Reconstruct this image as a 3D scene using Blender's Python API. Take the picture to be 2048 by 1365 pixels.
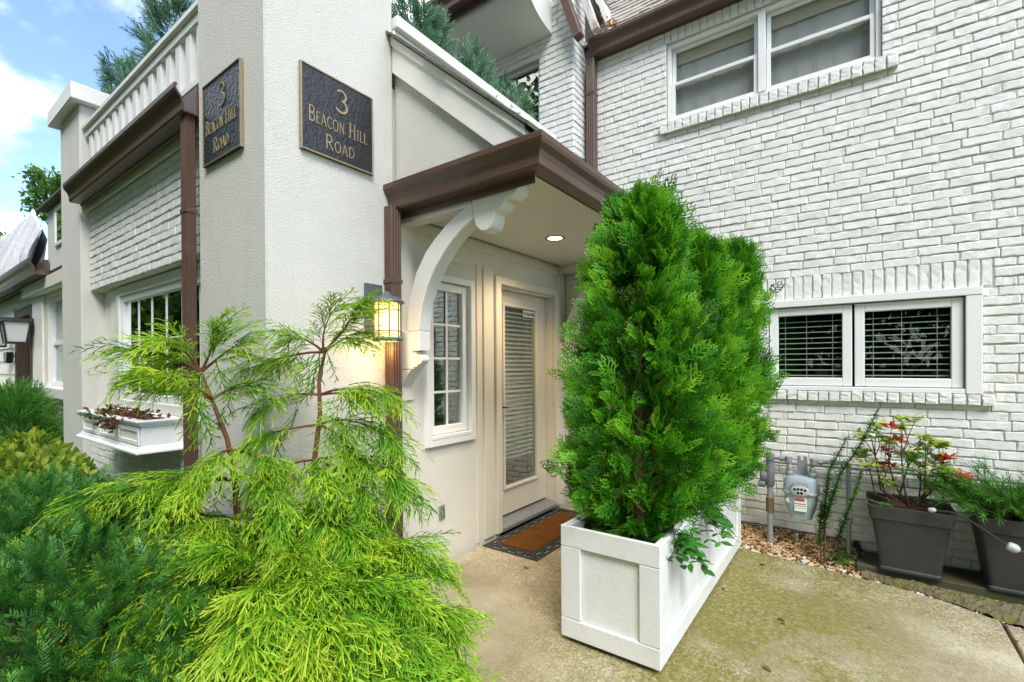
import bpy, bmesh, math, random
import numpy as np
from mathutils import Vector, Matrix

for _o in list(bpy.data.objects):
    bpy.data.objects.remove(_o, do_unlink=True)
SC = bpy.context.scene
COL = SC.collection
R = math.radians

# ------------------------------------------------------------------ camera
cam_d = bpy.data.cameras.new("camera")
cam = bpy.data.objects.new("camera", cam_d)
COL.objects.link(cam)
CAM_H = 1.55
YAW, PITCH, ROLL = R(35.991), R(-0.2463), R(-0.3727)
_w = Vector((-math.sin(YAW), math.cos(YAW), 0)); _r = Vector((math.cos(YAW), math.sin(YAW), 0)); _u = Vector((0, 0, 1))
_w2 = _w * math.cos(PITCH) + _u * math.sin(PITCH); _u2 = _u * math.cos(PITCH) - _w * math.sin(PITCH)
_r3 = _r * math.cos(ROLL) + _u2 * math.sin(ROLL); _u3 = _u2 * math.cos(ROLL) - _r * math.sin(ROLL)
cam.matrix_world = Matrix(((_r3.x, _u3.x, -_w2.x, 0), (_r3.y, _u3.y, -_w2.y, 0), (_r3.z, _u3.z, -_w2.z, CAM_H), (0, 0, 0, 1)))
cam_d.sensor_width = 36.0
cam_d.lens = 945.85 / 2048 * 36.0
cam_d.shift_y = 53.81 / 2048
cam_d.clip_start = 0.05
cam_d.clip_end = 2000
SC.camera = cam

# ------------------------------------------------------------------ world, sun, exposure
SUN_EL, SUN_AZ = R(52), math.atan2(0.75, -0.66)      # azimuth measured from +Y towards +X
world = bpy.data.worlds.new("World"); SC.world = world; world.use_nodes = True
nt = world.node_tree; nt.nodes.clear()
def wn(t, **k):
    n = nt.nodes.new(t)
    for a, b in k.items(): setattr(n, a, b)
    return n
out = wn('ShaderNodeOutputWorld'); bg = wn('ShaderNodeBackground'); sky = wn('ShaderNodeTexSky')
sky.sky_type = 'NISHITA'; sky.sun_disc = False; sky.sun_elevation = SUN_EL; sky.sun_rotation = SUN_AZ
sky.air_density = 1.0; sky.dust_density = 0.2; sky.ozone_density = 2.5
bg.inputs['Strength'].default_value = 0.13
tc = wn('ShaderNodeTexCoord'); sep = wn('ShaderNodeSeparateXYZ'); nt.links.new(tc.outputs['Generated'], sep.inputs[0])
mz = wn('ShaderNodeMath', operation='MAXIMUM'); nt.links.new(sep.outputs['Z'], mz.inputs[0]); mz.inputs[1].default_value = 0.0
az_ = wn('ShaderNodeMath', operation='ADD'); nt.links.new(mz.outputs[0], az_.inputs[0]); az_.inputs[1].default_value = 0.35
dx = wn('ShaderNodeMath', operation='DIVIDE'); dy = wn('ShaderNodeMath', operation='DIVIDE')
nt.links.new(sep.outputs['X'], dx.inputs[0]); nt.links.new(az_.outputs[0], dx.inputs[1])
nt.links.new(sep.outputs['Y'], dy.inputs[0]); nt.links.new(az_.outputs[0], dy.inputs[1])
cmb = wn('ShaderNodeCombineXYZ'); nt.links.new(dx.outputs[0], cmb.inputs[0]); nt.links.new(dy.outputs[0], cmb.inputs[1])
cmb.inputs[2].default_value = 19.2
cn = wn('ShaderNodeTexNoise'); cn.inputs['Scale'].default_value = 2.1; cn.inputs['Detail'].default_value = 9; cn.inputs['Roughness'].default_value = 0.52
nt.links.new(cmb.outputs[0], cn.inputs['Vector'])
cr = wn('ShaderNodeValToRGB'); cr.color_ramp.elements[0].position = 0.47; cr.color_ramp.elements[1].position = 0.63
cr.color_ramp.interpolation = 'EASE'
nt.links.new(cn.outputs['Fac'], cr.inputs['Fac'])
mx = wn('ShaderNodeMix', data_type='RGBA'); nt.links.new(cr.outputs['Color'], mx.inputs['Factor'])
nt.links.new(sky.outputs['Color'], mx.inputs[6]); mx.inputs[7].default_value = (9.4, 9.5, 9.7, 1)
nt.links.new(mx.outputs[2], bg.inputs['Color']); nt.links.new(bg.outputs[0], out.inputs['Surface'])

sun_d = bpy.data.lights.new("sun", 'SUN'); sun_d.energy = 1.5; sun_d.angle = R(24); sun_d.color = (1.0, 0.95, 0.86)
sun = bpy.data.objects.new("sun", sun_d); COL.objects.link(sun)
_sd = Vector((math.sin(SUN_AZ) * math.cos(SUN_EL), math.cos(SUN_AZ) * math.cos(SUN_EL), math.sin(SUN_EL)))
sun.rotation_euler = (-_sd).to_track_quat('-Z', 'Y').to_euler(); sun.location = _sd * 60
vs = SC.view_settings; vs.view_transform = 'Standard'; vs.look = 'None'; vs.gamma = 1.0; vs.use_curve_mapping = False
vs.exposure = 1.45
try:
    SC.cycles.max_bounces = 6; SC.cycles.transparent_max_bounces = 10; SC.cycles.diffuse_bounces = 3; SC.cycles.glossy_bounces = 3; SC.cycles.transmission_bounces = 4
    SC.cycles.use_denoising = True
except Exception: pass

# ------------------------------------------------------------------ materials
MATS = {}
def mat(name, col, rough=0.6, col2=None, nscale=8.0, namt=1.0, bump=0.0, bscale=60.0, metal=0.0, spec=0.5, bdist=0.01, stretch=None, detail=4, grime=None):
    """procedural painted / mineral surface: two-tone noise colour plus noise bump"""
    m = bpy.data.materials.new(name); m.use_nodes = True; t = m.node_tree; b = t.nodes['Principled BSDF']
    b.inputs['Base Color'].default_value = (*col, 1); b.inputs['Roughness'].default_value = rough
    b.inputs['Metallic'].default_value = metal; b.inputs['Specular IOR Level'].default_value = spec
    co = t.nodes.new('ShaderNodeTexCoord'); src = co.outputs['Object']
    g = t.nodes.new('ShaderNodeNewGeometry'); src = g.outputs['Position']
    if stretch:
        mp = t.nodes.new('ShaderNodeMapping'); mp.inputs['Scale'].default_value = stretch
        t.links.new(src, mp.inputs['Vector']); src = mp.outputs[0]
    if col2:
        n = t.nodes.new('ShaderNodeTexNoise'); n.inputs['Scale'].default_value = nscale; n.inputs['Detail'].default_value = detail
        n.inputs['Roughness'].default_value = 0.65
        t.links.new(src, n.inputs['Vector'])
        r = t.nodes.new('ShaderNodeValToRGB'); r.color_ramp.elements[0].position = 0.5 - 0.2 / namt; r.color_ramp.elements[1].position = 0.5 + 0.2 / namt
        r.color_ramp.elements[0].color = (*col, 1); r.color_ramp.elements[1].color = (*col2, 1)
        t.links.new(n.outputs['Fac'], r.inputs['Fac']); cout = r.outputs['Color']
        if grime:
            n2 = t.nodes.new('ShaderNodeTexNoise'); n2.inputs['Scale'].default_value = grime[1]; n2.inputs['Detail'].default_value = 6
            n2.inputs['Roughness'].default_value = 0.7
            gs = src
            if len(grime) > 4:
                gm_ = t.nodes.new('ShaderNodeMapping'); gm_.inputs['Scale'].default_value = grime[4]; t.links.new(src, gm_.inputs['Vector']); gs = gm_.outputs[0]
            t.links.new(gs, n2.inputs['Vector'])
            r2 = t.nodes.new('ShaderNodeValToRGB'); r2.color_ramp.elements[0].position = grime[2]; r2.color_ramp.elements[1].position = grime[3]
            t.links.new(n2.outputs['Fac'], r2.inputs['Fac'])
            x = t.nodes.new('ShaderNodeMix'); x.data_type = 'RGBA'; t.links.new(r2.outputs['Color'], x.inputs['Factor'])
            t.links.new(cout, x.inputs[6]); x.inputs[7].default_value = (*grime[0], 1); cout = x.outputs[2]
        t.links.new(cout, b.inputs['Base Color'])
    if bump:
        n = t.nodes.new('ShaderNodeTexNoise'); n.inputs['Scale'].default_value = bscale; n.inputs['Detail'].default_value = 3
        t.links.new(src, n.inputs['Vector'])
        bp = t.nodes.new('ShaderNodeBump'); bp.inputs['Strength'].default_value = bump; bp.inputs['Distance'].default_value = bdist
        t.links.new(n.outputs['Fac'], bp.inputs['Height']); t.links.new(bp.outputs[0], b.inputs['Normal'])
    MATS[name] = m
    return m

mat('brick_paint', (0.80, 0.80, 0.77), 0.5, (0.715, 0.715, 0.68), 16, 1.0, 0.30, 48, bdist=0.010, grime=((0.34, 0.29, 0.21), 30.0, 0.66, 0.78))
mat('mortar_paint', (0.66, 0.63, 0.54), 0.7, (0.52, 0.49, 0.40), 10, 1.0, 0.5, 120)
mat('stucco', (0.77, 0.755, 0.70), 0.75, (0.71, 0.695, 0.635), 2.2, 0.8, 1.0, 190, bdist=0.010, grime=((0.58, 0.565, 0.50), 4.0, 0.56, 0.90, (1.2, 1.2, 0.3)))
mat('stucco_smooth', (0.76, 0.735, 0.66), 0.7, (0.70, 0.675, 0.60), 3, 0.9, 0.4, 140, bdist=0.006, grime=((0.55, 0.50, 0.40), 5.0, 0.64, 0.85))
mat('trim_white', (0.80, 0.79, 0.75), 0.38, (0.74, 0.73, 0.69), 5, 0.9, 0.06, 60)
mat('trim_lamp_tint', (0.78, 0.75, 0.66), 0.40, (0.73, 0.70, 0.60), 4, 0.9, 0.05, 60)  # same white paint, with canopy lamp warmth and shade put into the colour
mat('vinyl', (0.84, 0.85, 0.84), 0.28, (0.80, 0.81, 0.80), 4, 0.8)
mat('soffit', (0.74, 0.73, 0.69), 0.5, (0.68, 0.67, 0.63), 3, 0.8, 0.05, 50)
mat('brown_metal', (0.090, 0.050, 0.036), 0.32, (0.120, 0.070, 0.050), 3.5, 0.9, 0.05, 18, grime=((0.16, 0.11, 0.085), 14.0, 0.62, 0.8))
mat('brown_wood', (0.045, 0.028, 0.018), 0.5, (0.07, 0.045, 0.03), 6, 0.9, 0.1, 40, stretch=(6, 6, 0.6))
mat('black_plaque', (0.012, 0.014, 0.017), 0.32, (0.02, 0.023, 0.027), 9, 0.8, 0.8, 42, bdist=0.008)
mat('gold', (0.40, 0.32, 0.19), 0.5, (0.30, 0.235, 0.14), 30, 0.9, 0.1, 90, metal=0.45)
mat('lantern_metal', (0.085, 0.10, 0.115), 0.5, (0.14, 0.16, 0.175), 22, 0.9, 0.3, 60, metal=0.3)
mat('black_iron', (0.018, 0.018, 0.02), 0.4, (0.03, 0.03, 0.032), 20, 0.8)
mat('rubber', (0.022, 0.027, 0.030), 0.55, (0.035, 0.042, 0.045), 25, 0.8, 0.3, 120)
mat('coir', (0.27, 0.105, 0.022), 0.95, (0.14, 0.055, 0.014), 16, 0.9, 1.0, 420, spec=0.1, stretch=(0.5, 2.2, 1))
mat('pot', (0.030, 0.030, 0.032), 0.55, (0.048, 0.047, 0.047), 9, 0.8, 0.15, 160, grime=((0.10, 0.095, 0.085), 40, 0.68, 0.8))
mat('timber', (0.050, 0.040, 0.026), 0.85, (0.085, 0.075, 0.035), 7, 0.9, 0.6, 45, stretch=(0.4, 3, 3), grime=((0.06, 0.085, 0.015), 5.0, 0.52, 0.72))
mat('meter_grey', (0.36, 0.43, 0.47), 0.42, (0.30, 0.36, 0.40), 9, 0.8, 0.06, 50)
mat('pipe_grey', (0.33, 0.35, 0.37), 0.5, (0.24, 0.25, 0.26), 16, 0.8, 0.15, 70, metal=0.3)
mat('rust', (0.20, 0.09, 0.035), 0.8, (0.10, 0.075, 0.05), 30, 0.8, 0.4, 120)
mat('pipe_dark', (0.11, 0.12, 0.125), 0.55, (0.16, 0.165, 0.17), 16, 0.8, 0.2, 80)
mat('soil', (0.035, 0.022, 0.013), 0.95, (0.07, 0.042, 0.022), 25, 0.8, 1.0, 60, bdist=0.03)
mat('bark', (0.14, 0.062, 0.032), 0.85, (0.075, 0.036, 0.02), 30, 0.8, 0.7, 80, stretch=(1, 1, 0.25))
mat('red_bark', (0.22, 0.075, 0.032), 0.75, (0.12, 0.042, 0.02), 30, 0.8, 0.6, 80, stretch=(1, 1, 0.3))
mat('bark_dark', (0.045, 0.032, 0.022), 0.9, (0.08, 0.06, 0.04), 12, 0.8, 0.7, 40, stretch=(1, 1, 0.3))
mat('shingle', (0.50, 0.46, 0.40), 0.85, (0.30, 0.27, 0.23), 5, 0.8, 0.6, 160, stretch=(1, 1, 1))
mat('shingle_dark', (0.075, 0.072, 0.062), 0.9, (0.16, 0.15, 0.12), 14, 0.8, 0.6, 130)
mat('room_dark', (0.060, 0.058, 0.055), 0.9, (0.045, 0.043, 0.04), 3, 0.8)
mat('curtain', (0.50, 0.51, 0.50), 0.85, (0.43, 0.44, 0.43), 5, 0.8)
mat('shade_tan', (0.60, 0.54, 0.42), 0.8, (0.54, 0.48, 0.37), 6, 0.8)
mat('blind', (0.86, 0.87, 0.86), 0.4, (0.82, 0.83, 0.82), 6, 0.8)
mat('planter_paint', (0.76, 0.765, 0.745), 0.42, (0.685, 0.69, 0.67), 5, 0.9, 0.22, 55, stretch=(2, 2, 0.8), grime=((0.26, 0.245, 0.20), 38.0, 0.655, 0.74))
mat('tarp', (0.78, 0.79, 0.82), 0.38, (0.66, 0.67, 0.71), 3, 0.9, 0.35, 14, metal=0.05, bdist=0.03)
mat('paper', (0.80, 0.79, 0.74), 0.7, (0.75, 0.74, 0.69), 20, 0.8)
mat('ink', (0.02, 0.02, 0.025), 0.7)
mat('ink_red', (0.50, 0.07, 0.03), 0.7)
mat('ink_blue', (0.03, 0.06, 0.22), 0.6)
mat('dry_leaf', (0.20, 0.075, 0.03), 0.8, (0.11, 0.045, 0.022), 30, 0.8, 0.2, 90)
mat('dead_leaf', (0.10, 0.045, 0.025), 0.85, (0.05, 0.024, 0.015), 30, 0.8, 0.3, 90)
mat('white_plastic', (0.50, 0.52, 0.52), 0.45, (0.40, 0.42, 0.42), 20, 0.8, 0.1, 120)
mat('peeling', (0.72, 0.70, 0.66), 0.7, (0.22, 0.09, 0.06), 7, 3.0, 0.4, 40, stretch=(1, 1, 0.35))
mat('lawn', (0.05, 0.10, 0.022), 0.95, (0.09, 0.14, 0.03), 3, 0.8, 0.8, 40, bdist=0.05)

def concrete():
    m = bpy.data.materials.new('concrete'); m.use_nodes = True; t = m.node_tree; b = t.nodes['Principled BSDF']
    N = t.nodes.new; L = t.links.new
    g = N('ShaderNodeNewGeometry'); P = g.outputs['Position']
    def noise(s, d=5, r=0.6, off=(0, 0, 0), sc=(1, 1, 1)):
        mp = N('ShaderNodeMapping'); mp.inputs['Location'].default_value = off; mp.inputs['Scale'].default_value = sc; L(P, mp.inputs['Vector'])
        n = N('ShaderNodeTexNoise'); n.inputs['Scale'].default_value = s; n.inputs['Detail'].default_value = d; n.inputs['Roughness'].default_value = r
        L(mp.outputs[0], n.inputs['Vector']); return n.outputs['Fac']
    def ramp(f, stops):
        r = N('ShaderNodeValToRGB'); e = r.color_ramp.elements
        while len(e) < len(stops): e.new(0.5)
        for k, (p, c) in enumerate(stops): e[k].position = p; e[k].color = (*c, 1) if len(c) == 3 else c
        L(f, r.inputs['Fac']); return r.outputs['Color']
    def mix(a, bb, f, blend='MIX'):
        x = N('ShaderNodeMix'); x.data_type = 'RGBA'; x.blend_type = blend
        if hasattr(f, 'links'): L(f, x.inputs['Factor'])
        else: x.inputs['Factor'].default_value = f
        for s, v in ((6, a), (7, bb)):
            if hasattr(v, 'links'): L(v, x.inputs[s])
            else: x.inputs[s].default_value = (*v, 1)
        return x.outputs[2]
    base = ramp(noise(1.6, 6, 0.62), [(0.30, (0.24, 0.20, 0.13)), (0.52, (0.36, 0.31, 0.21)), (0.72, (0.54, 0.49, 0.37))])
    # moss: broad patches, strongest on the open side of the planter
    sx = N('ShaderNodeSeparateXYZ'); L(P, sx.inputs[0])
    def band(v, a0, a1):
        q = N('ShaderNodeMapRange'); q.inputs[1].default_value = a0; q.inputs[2].default_value = a1; q.clamp = True; L(v, q.inputs[0]); return q.outputs[0]
    def mul(a, c):
        q = N('ShaderNodeMath'); q.operation = 'MULTIPLY'; L(a, q.inputs[0])
        if hasattr(c, 'links'): L(c, q.inputs[1])
        else: q.inputs[1].default_value = c
        return q.outputs[0]
    m1 = band(noise(1.5, 7, 0.68, (3.1, 1.7, 0)), 0.26, 0.50)
    spread = mul(band(sx.outputs['X'], -1.9, -0.75), band(sx.outputs['X'], 0.75, -0.15))
    mossf = mul(m1, spread)
    fine = band(noise(30, 4, 0.75), 0.25, 0.55)
    mossf = mul(mul(mossf, fine), 1.0)
    m2 = mul(mul(band(noise(2.3, 6, 0.7, (9, 4, 0)), 0.52, 0.70), fine), 0.45)
    c = mix(base, (0.165, 0.150, 0.018), mossf)
    c = mix(c, (0.17, 0.14, 0.055), m2)
    # exposed aggregate: voronoi pebbles
    v = N('ShaderNodeTexVoronoi'); v.inputs['Scale'].default_value = 105; L(P, v.inputs['Vector'])
    vc = ramp(v.outputs['Color'], [(0.0, (0.40, 0.38, 0.34)), (0.5, (0.95, 0.95, 0.95)), (1.0, (1.9, 1.82, 1.62))])
    worn = band(noise(0.9, 4, 0.5, (5, 2, 0)), 0.42, 0.58)
    c = mix(c, mix(c, vc, 1.0, 'MULTIPLY'), mul(worn, 0.75))
    v2 = N('ShaderNodeTexVoronoi'); v2.inputs['Scale'].default_value = 34; v2.feature = 'F1'; L(P, v2.inputs['Vector'])
    sp = band(v2.outputs['Distance'], 0.16, 0.08)
    c = mix(c, (0.60, 0.57, 0.50), mul(sp, mul(band(noise(7, 2), 0.5, 0.6), 0.7)))
    dk = band(noise(60, 2, 0.5, (2, 2, 0)), 0.66, 0.72)
    c = mix(c, (0.07, 0.06, 0.05), mul(dk, 0.7))
    L(c, b.inputs['Base Color']); b.inputs['Roughness'].default_value = 0.82
    bp = N('ShaderNodeBump'); bp.inputs['Strength'].default_value = 0.55; bp.inputs['Distance'].default_value = 0.006
    h = N('ShaderNodeMath'); h.operation = 'ADD'; L(noise(130, 3), h.inputs[0]); L(mul(v.outputs['Distance'], -0.6), h.inputs[1]); L(h.outputs[0], bp.inputs['Height'])
    L(bp.outputs[0], b.inputs['Normal'])
    MATS['concrete'] = m
concrete()

def glass(name, tint=(0.9, 0.95, 0.93), ior=1.5, boost=1.0):
    m = bpy.data.materials.new(name); m.use_nodes = True; t = m.node_tree; t.nodes.clear()
    o = t.nodes.new('ShaderNodeOutputMaterial'); mx = t.nodes.new('ShaderNodeMixShader')
    tr = t.nodes.new('ShaderNodeBsdfTransparent'); tr.inputs[0].default_value = (*tint, 1)
    gl = t.nodes.new('ShaderNodeBsdfGlossy'); gl.inputs['Roughness'].default_value = 0.01; gl.inputs[0].default_value = (1, 1, 1, 1)
    fr = t.nodes.new('ShaderNodeFresnel'); fr.inputs[0].default_value = ior
    mu = t.nodes.new('ShaderNodeMath'); mu.operation = 'MULTIPLY'; mu.use_clamp = True; mu.inputs[1].default_value = boost
    t.links.new(fr.outputs[0], mu.inputs[0]); t.links.new(mu.outputs[0], mx.inputs[0]); t.links.new(tr.outputs[0], mx.inputs[1]); t.links.new(gl.outputs[0], mx.inputs[2])
    t.links.new(mx.outputs[0], o.inputs[0]); MATS[name] = m
glass('glass', boost=0.5)
glass('glass_upper', (0.97, 0.98, 0.98), boost=0.45)
glass('glass_coated', (0.62, 0.74, 0.68), boost=4.5)

def emit(name, col, s):
    m = bpy.data.materials.new(name); m.use_nodes = True; b = m.node_tree.nodes['Principled BSDF']
    b.inputs['Base Color'].default_value = (0.8, 0.7, 0.5, 1); b.inputs['Emission Color'].default_value = (*col, 1); b.inputs['Emission Strength'].default_value = s
    MATS[name] = m
emit('lamp_glass', (1.0, 0.56, 0.17), 0.95)
emit('recessed_glow', (1.0, 0.72, 0.42), 5.0)
mat('frosted', (0.62, 0.63, 0.60), 0.3)

def leafmat(name, stops, trans=0.35, rough=0.5):
    """foliage: colour along each sprig (old growth to young tip) comes from the mesh attribute 'tip'"""
    m = bpy.data.materials.new(name); m.use_nodes = True; t = m.node_tree; b = t.nodes['Principled BSDF']; o = t.nodes['Material Output']
    a = t.nodes.new('ShaderNodeAttribute'); a.attribute_name = 'tip'
    r = t.nodes.new('ShaderNodeValToRGB'); e = r.color_ramp.elements
    while len(e) < len(stops): e.new(0.5)
    for k, (p, c) in enumerate(stops): e[k].position = p; e[k].color = (*c, 1)
    t.links.new(a.outputs['Fac'], r.inputs['Fac']); t.links.new(r.outputs['Color'], b.inputs['Base Color'])
    b.inputs['Roughness'].default_value = rough; b.inputs['Specular IOR Level'].default_value = 0.35
    tl = t.nodes.new('ShaderNodeBsdfTranslucent'); t.links.new(r.outputs['Color'], tl.inputs['Color'])
    ms = t.nodes.new('ShaderNodeMixShader'); ms.inputs[0].default_value = trans
    t.links.new(b.outputs[0], ms.inputs[1]); t.links.new(tl.outputs[0], ms.inputs[2]); t.links.new(ms.outputs[0], o.inputs['Surface'])
    MATS[name] = m
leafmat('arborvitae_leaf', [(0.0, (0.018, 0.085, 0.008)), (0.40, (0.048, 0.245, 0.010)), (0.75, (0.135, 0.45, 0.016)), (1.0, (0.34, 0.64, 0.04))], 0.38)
leafmat('cypress_leaf', [(0.0, (0.022, 0.095, 0.008)), (0.35, (0.095, 0.30, 0.010)), (0.7, (0.27, 0.53, 0.018)), (1.0, (0.54, 0.66, 0.05))], 0.40)
leafmat('yew_leaf', [(0.0, (0.016, 0.060, 0.012)), (0.5, (0.036, 0.145, 0.022)), (0.85, (0.085, 0.26, 0.034)), (1.0, (0.20, 0.42, 0.04))], 0.2, 0.35)
leafmat('bluegreen_leaf', [(0.0, (0.030, 0.10, 0.045)), (0.5, (0.10, 0.24, 0.12)), (1.0, (0.30, 0.44, 0.32))], 0.25)
leafmat('gold_leaf', [(0.0, (0.06, 0.17, 0.02)), (0.5, (0.24, 0.36, 0.03)), (1.0, (0.60, 0.55, 0.08))], 0.35)
leafmat('juniper_leaf', [(0.0, (0.022, 0.08, 0.014)), (0.5, (0.05, 0.20, 0.02)), (1.0, (0.14, 0.36, 0.04))], 0.3)
leafmat('tree_leaf', [(0.0, (0.045, 0.12, 0.018)), (0.6, (0.09, 0.21, 0.03)), (1.0, (0.22, 0.34, 0.05))], 0.4)
leafmat('broad_leaf', [(0.0, (0.03, 0.12, 0.018)), (0.6, (0.055, 0.22, 0.03)), (1.0, (0.12, 0.36, 0.05))], 0.3, 0.35)
leafmat('azalea_leaf', [(0.0, (0.10, 0.26, 0.03)), (0.6, (0.33, 0.46, 0.05)), (0.84, (0.60, 0.58, 0.12)), (0.9, (0.58, 0.10, 0.02)), (1.0, (0.62, 0.05, 0.03))], 0.4)
leafmat('pebble', [(0.0, (0.20, 0.11, 0.04)), (0.3, (0.40, 0.235, 0.085)), (0.6, (0.52, 0.375, 0.19)), (0.85, (0.55, 0.48, 0.36)), (1.0, (0.70, 0.67, 0.60))], 0.0, 0.6)
leafmat('litter', [(0.0, (0.07, 0.035, 0.02)), (0.5, (0.20, 0.085, 0.03)), (1.0, (0.38, 0.17, 0.05))], 0.2, 0.8)

# ------------------------------------------------------------------ helpers
def tag(o, label=None, cat=None, group=None, kind=None):
    if label: o['label'] = label
    if cat: o['category'] = cat
    if group: o['group'] = group
    if kind: o['kind'] = kind
    return o
def empty(name, loc=(0, 0, 0), label=None, cat=None, group=None, rz=0.0, parent=None):
    o = bpy.data.objects.new(name, None); COL.objects.link(o); o.location = loc; o.rotation_euler = (0, 0, rz)
    o.empty_display_size = 0.1
    if parent: o.parent = parent
    return tag(o, label, cat, group)
def link(name, me, m, parent=None, loc=None, rz=None):
    o = bpy.data.objects.new(name, me); COL.objects.link(o)
    if m and not me.materials: me.materials.append(MATS[m])
    if parent: o.parent = parent
    if loc: o.location = loc
    if rz is not None: o.rotation_euler = (0, 0, rz)
    return o

class MB:
    """collects shapes of ONE part, build() links them as one mesh object"""
    def __init__(s): s.v = []; s.f = []
    def add(s, vs, fs):
        n = len(s.v); s.v += [tuple(p) for p in vs]; s.f += [tuple(i + n for i in f) for f in fs]; return s
    def box(s, x0, x1, y0, y1, z0, z1):
        x0, x1 = min(x0, x1), max(x0, x1); y0, y1 = min(y0, y1), max(y0, y1); z0, z1 = min(z0, z1), max(z0, z1)
        return s.add([(x0, y0, z0), (x1, y0, z0), (x1, y1, z0), (x0, y1, z0), (x0, y0, z1), (x1, y0, z1), (x1, y1, z1), (x0, y1, z1)],
                     [(0, 3, 2, 1), (4, 5, 6, 7), (0, 1, 5, 4), (1, 2, 6, 5), (2, 3, 7, 6), (3, 0, 4, 7)])
    def prism(s, poly, axis, a, b):
        """poly in the two other axes (x,y,z order), extruded along axis from a to b"""
        n = len(poly)
        def P(p, t): return {'X': (t, p[0], p[1]), 'Y': (p[0], t, p[1]), 'Z': (p[0], p[1], t)}[axis]
        vs = [P(p, a) for p in poly] + [P(p, b) for p in poly]
        fs = [tuple(range(n))[::-1], tuple(range(n, 2 * n))] + [(i, (i + 1) % n, n + (i + 1) % n, n + i) for i in range(n)]
        return s.add(vs, fs)
    def tube(s, pts, rad, n=8, cap=True):
        pts = [Vector(p) for p in pts]; k = len(pts)
        if not hasattr(rad, '__len__'): rad = [rad] * k
        rings = []; up = None
        for i, p in enumerate(pts):
            d = (pts[min(i + 1, k - 1)] - pts[max(i - 1, 0)]).normalized()
            if up is None: up = Vector((0, 0, 1)) if abs(d.z) < 0.9 else Vector((1, 0, 0))
            a = d.cross(up).normalized(); up = a.cross(d).normalized()
            rings.append([p + (a * math.cos(2 * math.pi * j / n) + up * math.sin(2 * math.pi * j / n)) * rad[i] for j in range(n)])
        vs = [q for r in rings for q in r]
        fs = [(i * n + j, i * n + (j + 1) % n, (i + 1) * n + (j + 1) % n, (i + 1) * n + j) for i in range(k - 1) for j in range(n)]
        if cap: fs += [tuple(range(n))[::-1], tuple(range((k - 1) * n, k * n))]
        return s.add(vs, fs)
    def lathe(s, prof, c, n=24, axis='Z', cap=True):
        vs = []; k = len(prof)
        for r, h in prof:
            for j in range(n):
                a = 2 * math.pi * j / n; u, w = r * math.cos(a), r * math.sin(a)
                vs.append({'Z': (c[0] + u, c[1] + w, c[2] + h), 'Y': (c[0] + u, c[1] + h, c[2] + w), 'X': (c[0] + h, c[1] + u, c[2] + w)}[axis])
        fs = [(i * n + j, i * n + (j + 1) % n, (i + 1) * n + (j + 1) % n, (i + 1) * n + j) for i in range(k - 1) for j in range(n)]
        if cap: fs += [tuple(range(n))[::-1], tuple(range((k - 1) * n, k * n))]
        return s.add(vs, fs)
    def sweep(s, path, prof):
        """profile (d outward, z) swept along a plan polyline; outward is to the right of travel; mitred"""
        path = [Vector(p) for p in path]; k = len(path); n = len(prof); vs = []
        for i, p in enumerate(path):
            ns = []
            if i > 0: t = (path[i] - path[i - 1]).normalized(); ns.append(Vector((t.y, -t.x)))
            if i < k - 1: t = (path[i + 1] - path[i]).normalized(); ns.append(Vector((t.y, -t.x)))
            m = ns[0] if len(ns) == 1 else (ns[0] + ns[1]) / (1 + ns[0].dot(ns[1]))
            vs += [(p.x + m.x * d, p.y + m.y * d, z) for d, z in prof]
        fs = [(i * n + j, i * n + (j + 1) % n, (i + 1) * n + (j + 1) % n, (i + 1) * n + j) for i in range(k - 1) for j in range(n)]
        fs += [tuple(range(n))[::-1], tuple(range((k - 1) * n, k * n))]
        return s.add(vs, fs)
    def build(s, name, m, parent=None, bevel=0.0, smooth=False, loc=None, rz=None, seg=1):
        me = bpy.data.meshes.new(name); me.from_pydata(s.v, [], s.f); me.update()
        bm = bmesh.new(); bm.from_mesh(me)
        bmesh.ops.recalc_face_normals(bm, faces=bm.faces)
        if bevel:
            es = [e for e in bm.edges if len(e.link_faces) == 2 and e.calc_face_angle(0) > 0.5]
            if es: bmesh.ops.bevel(bm, geom=es, offset=bevel, segments=seg, affect='EDGES', clamp_overlap=True)
        bm.to_mesh(me); bm.free()
        if smooth:
            me.polygons.foreach_set('use_smooth', [True] * len(me.polygons))
            try: me.set_sharp_from_angle(angle=R(40))
            except Exception: pass
        return link(name, me, m, parent, loc, rz)

def box(name, m, parent, x0, x1, y0, y1, z0, z1, bevel=0.0):
    return MB().box(x0, x1, y0, y1, z0, z1).build(name, m, parent, bevel)

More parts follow.
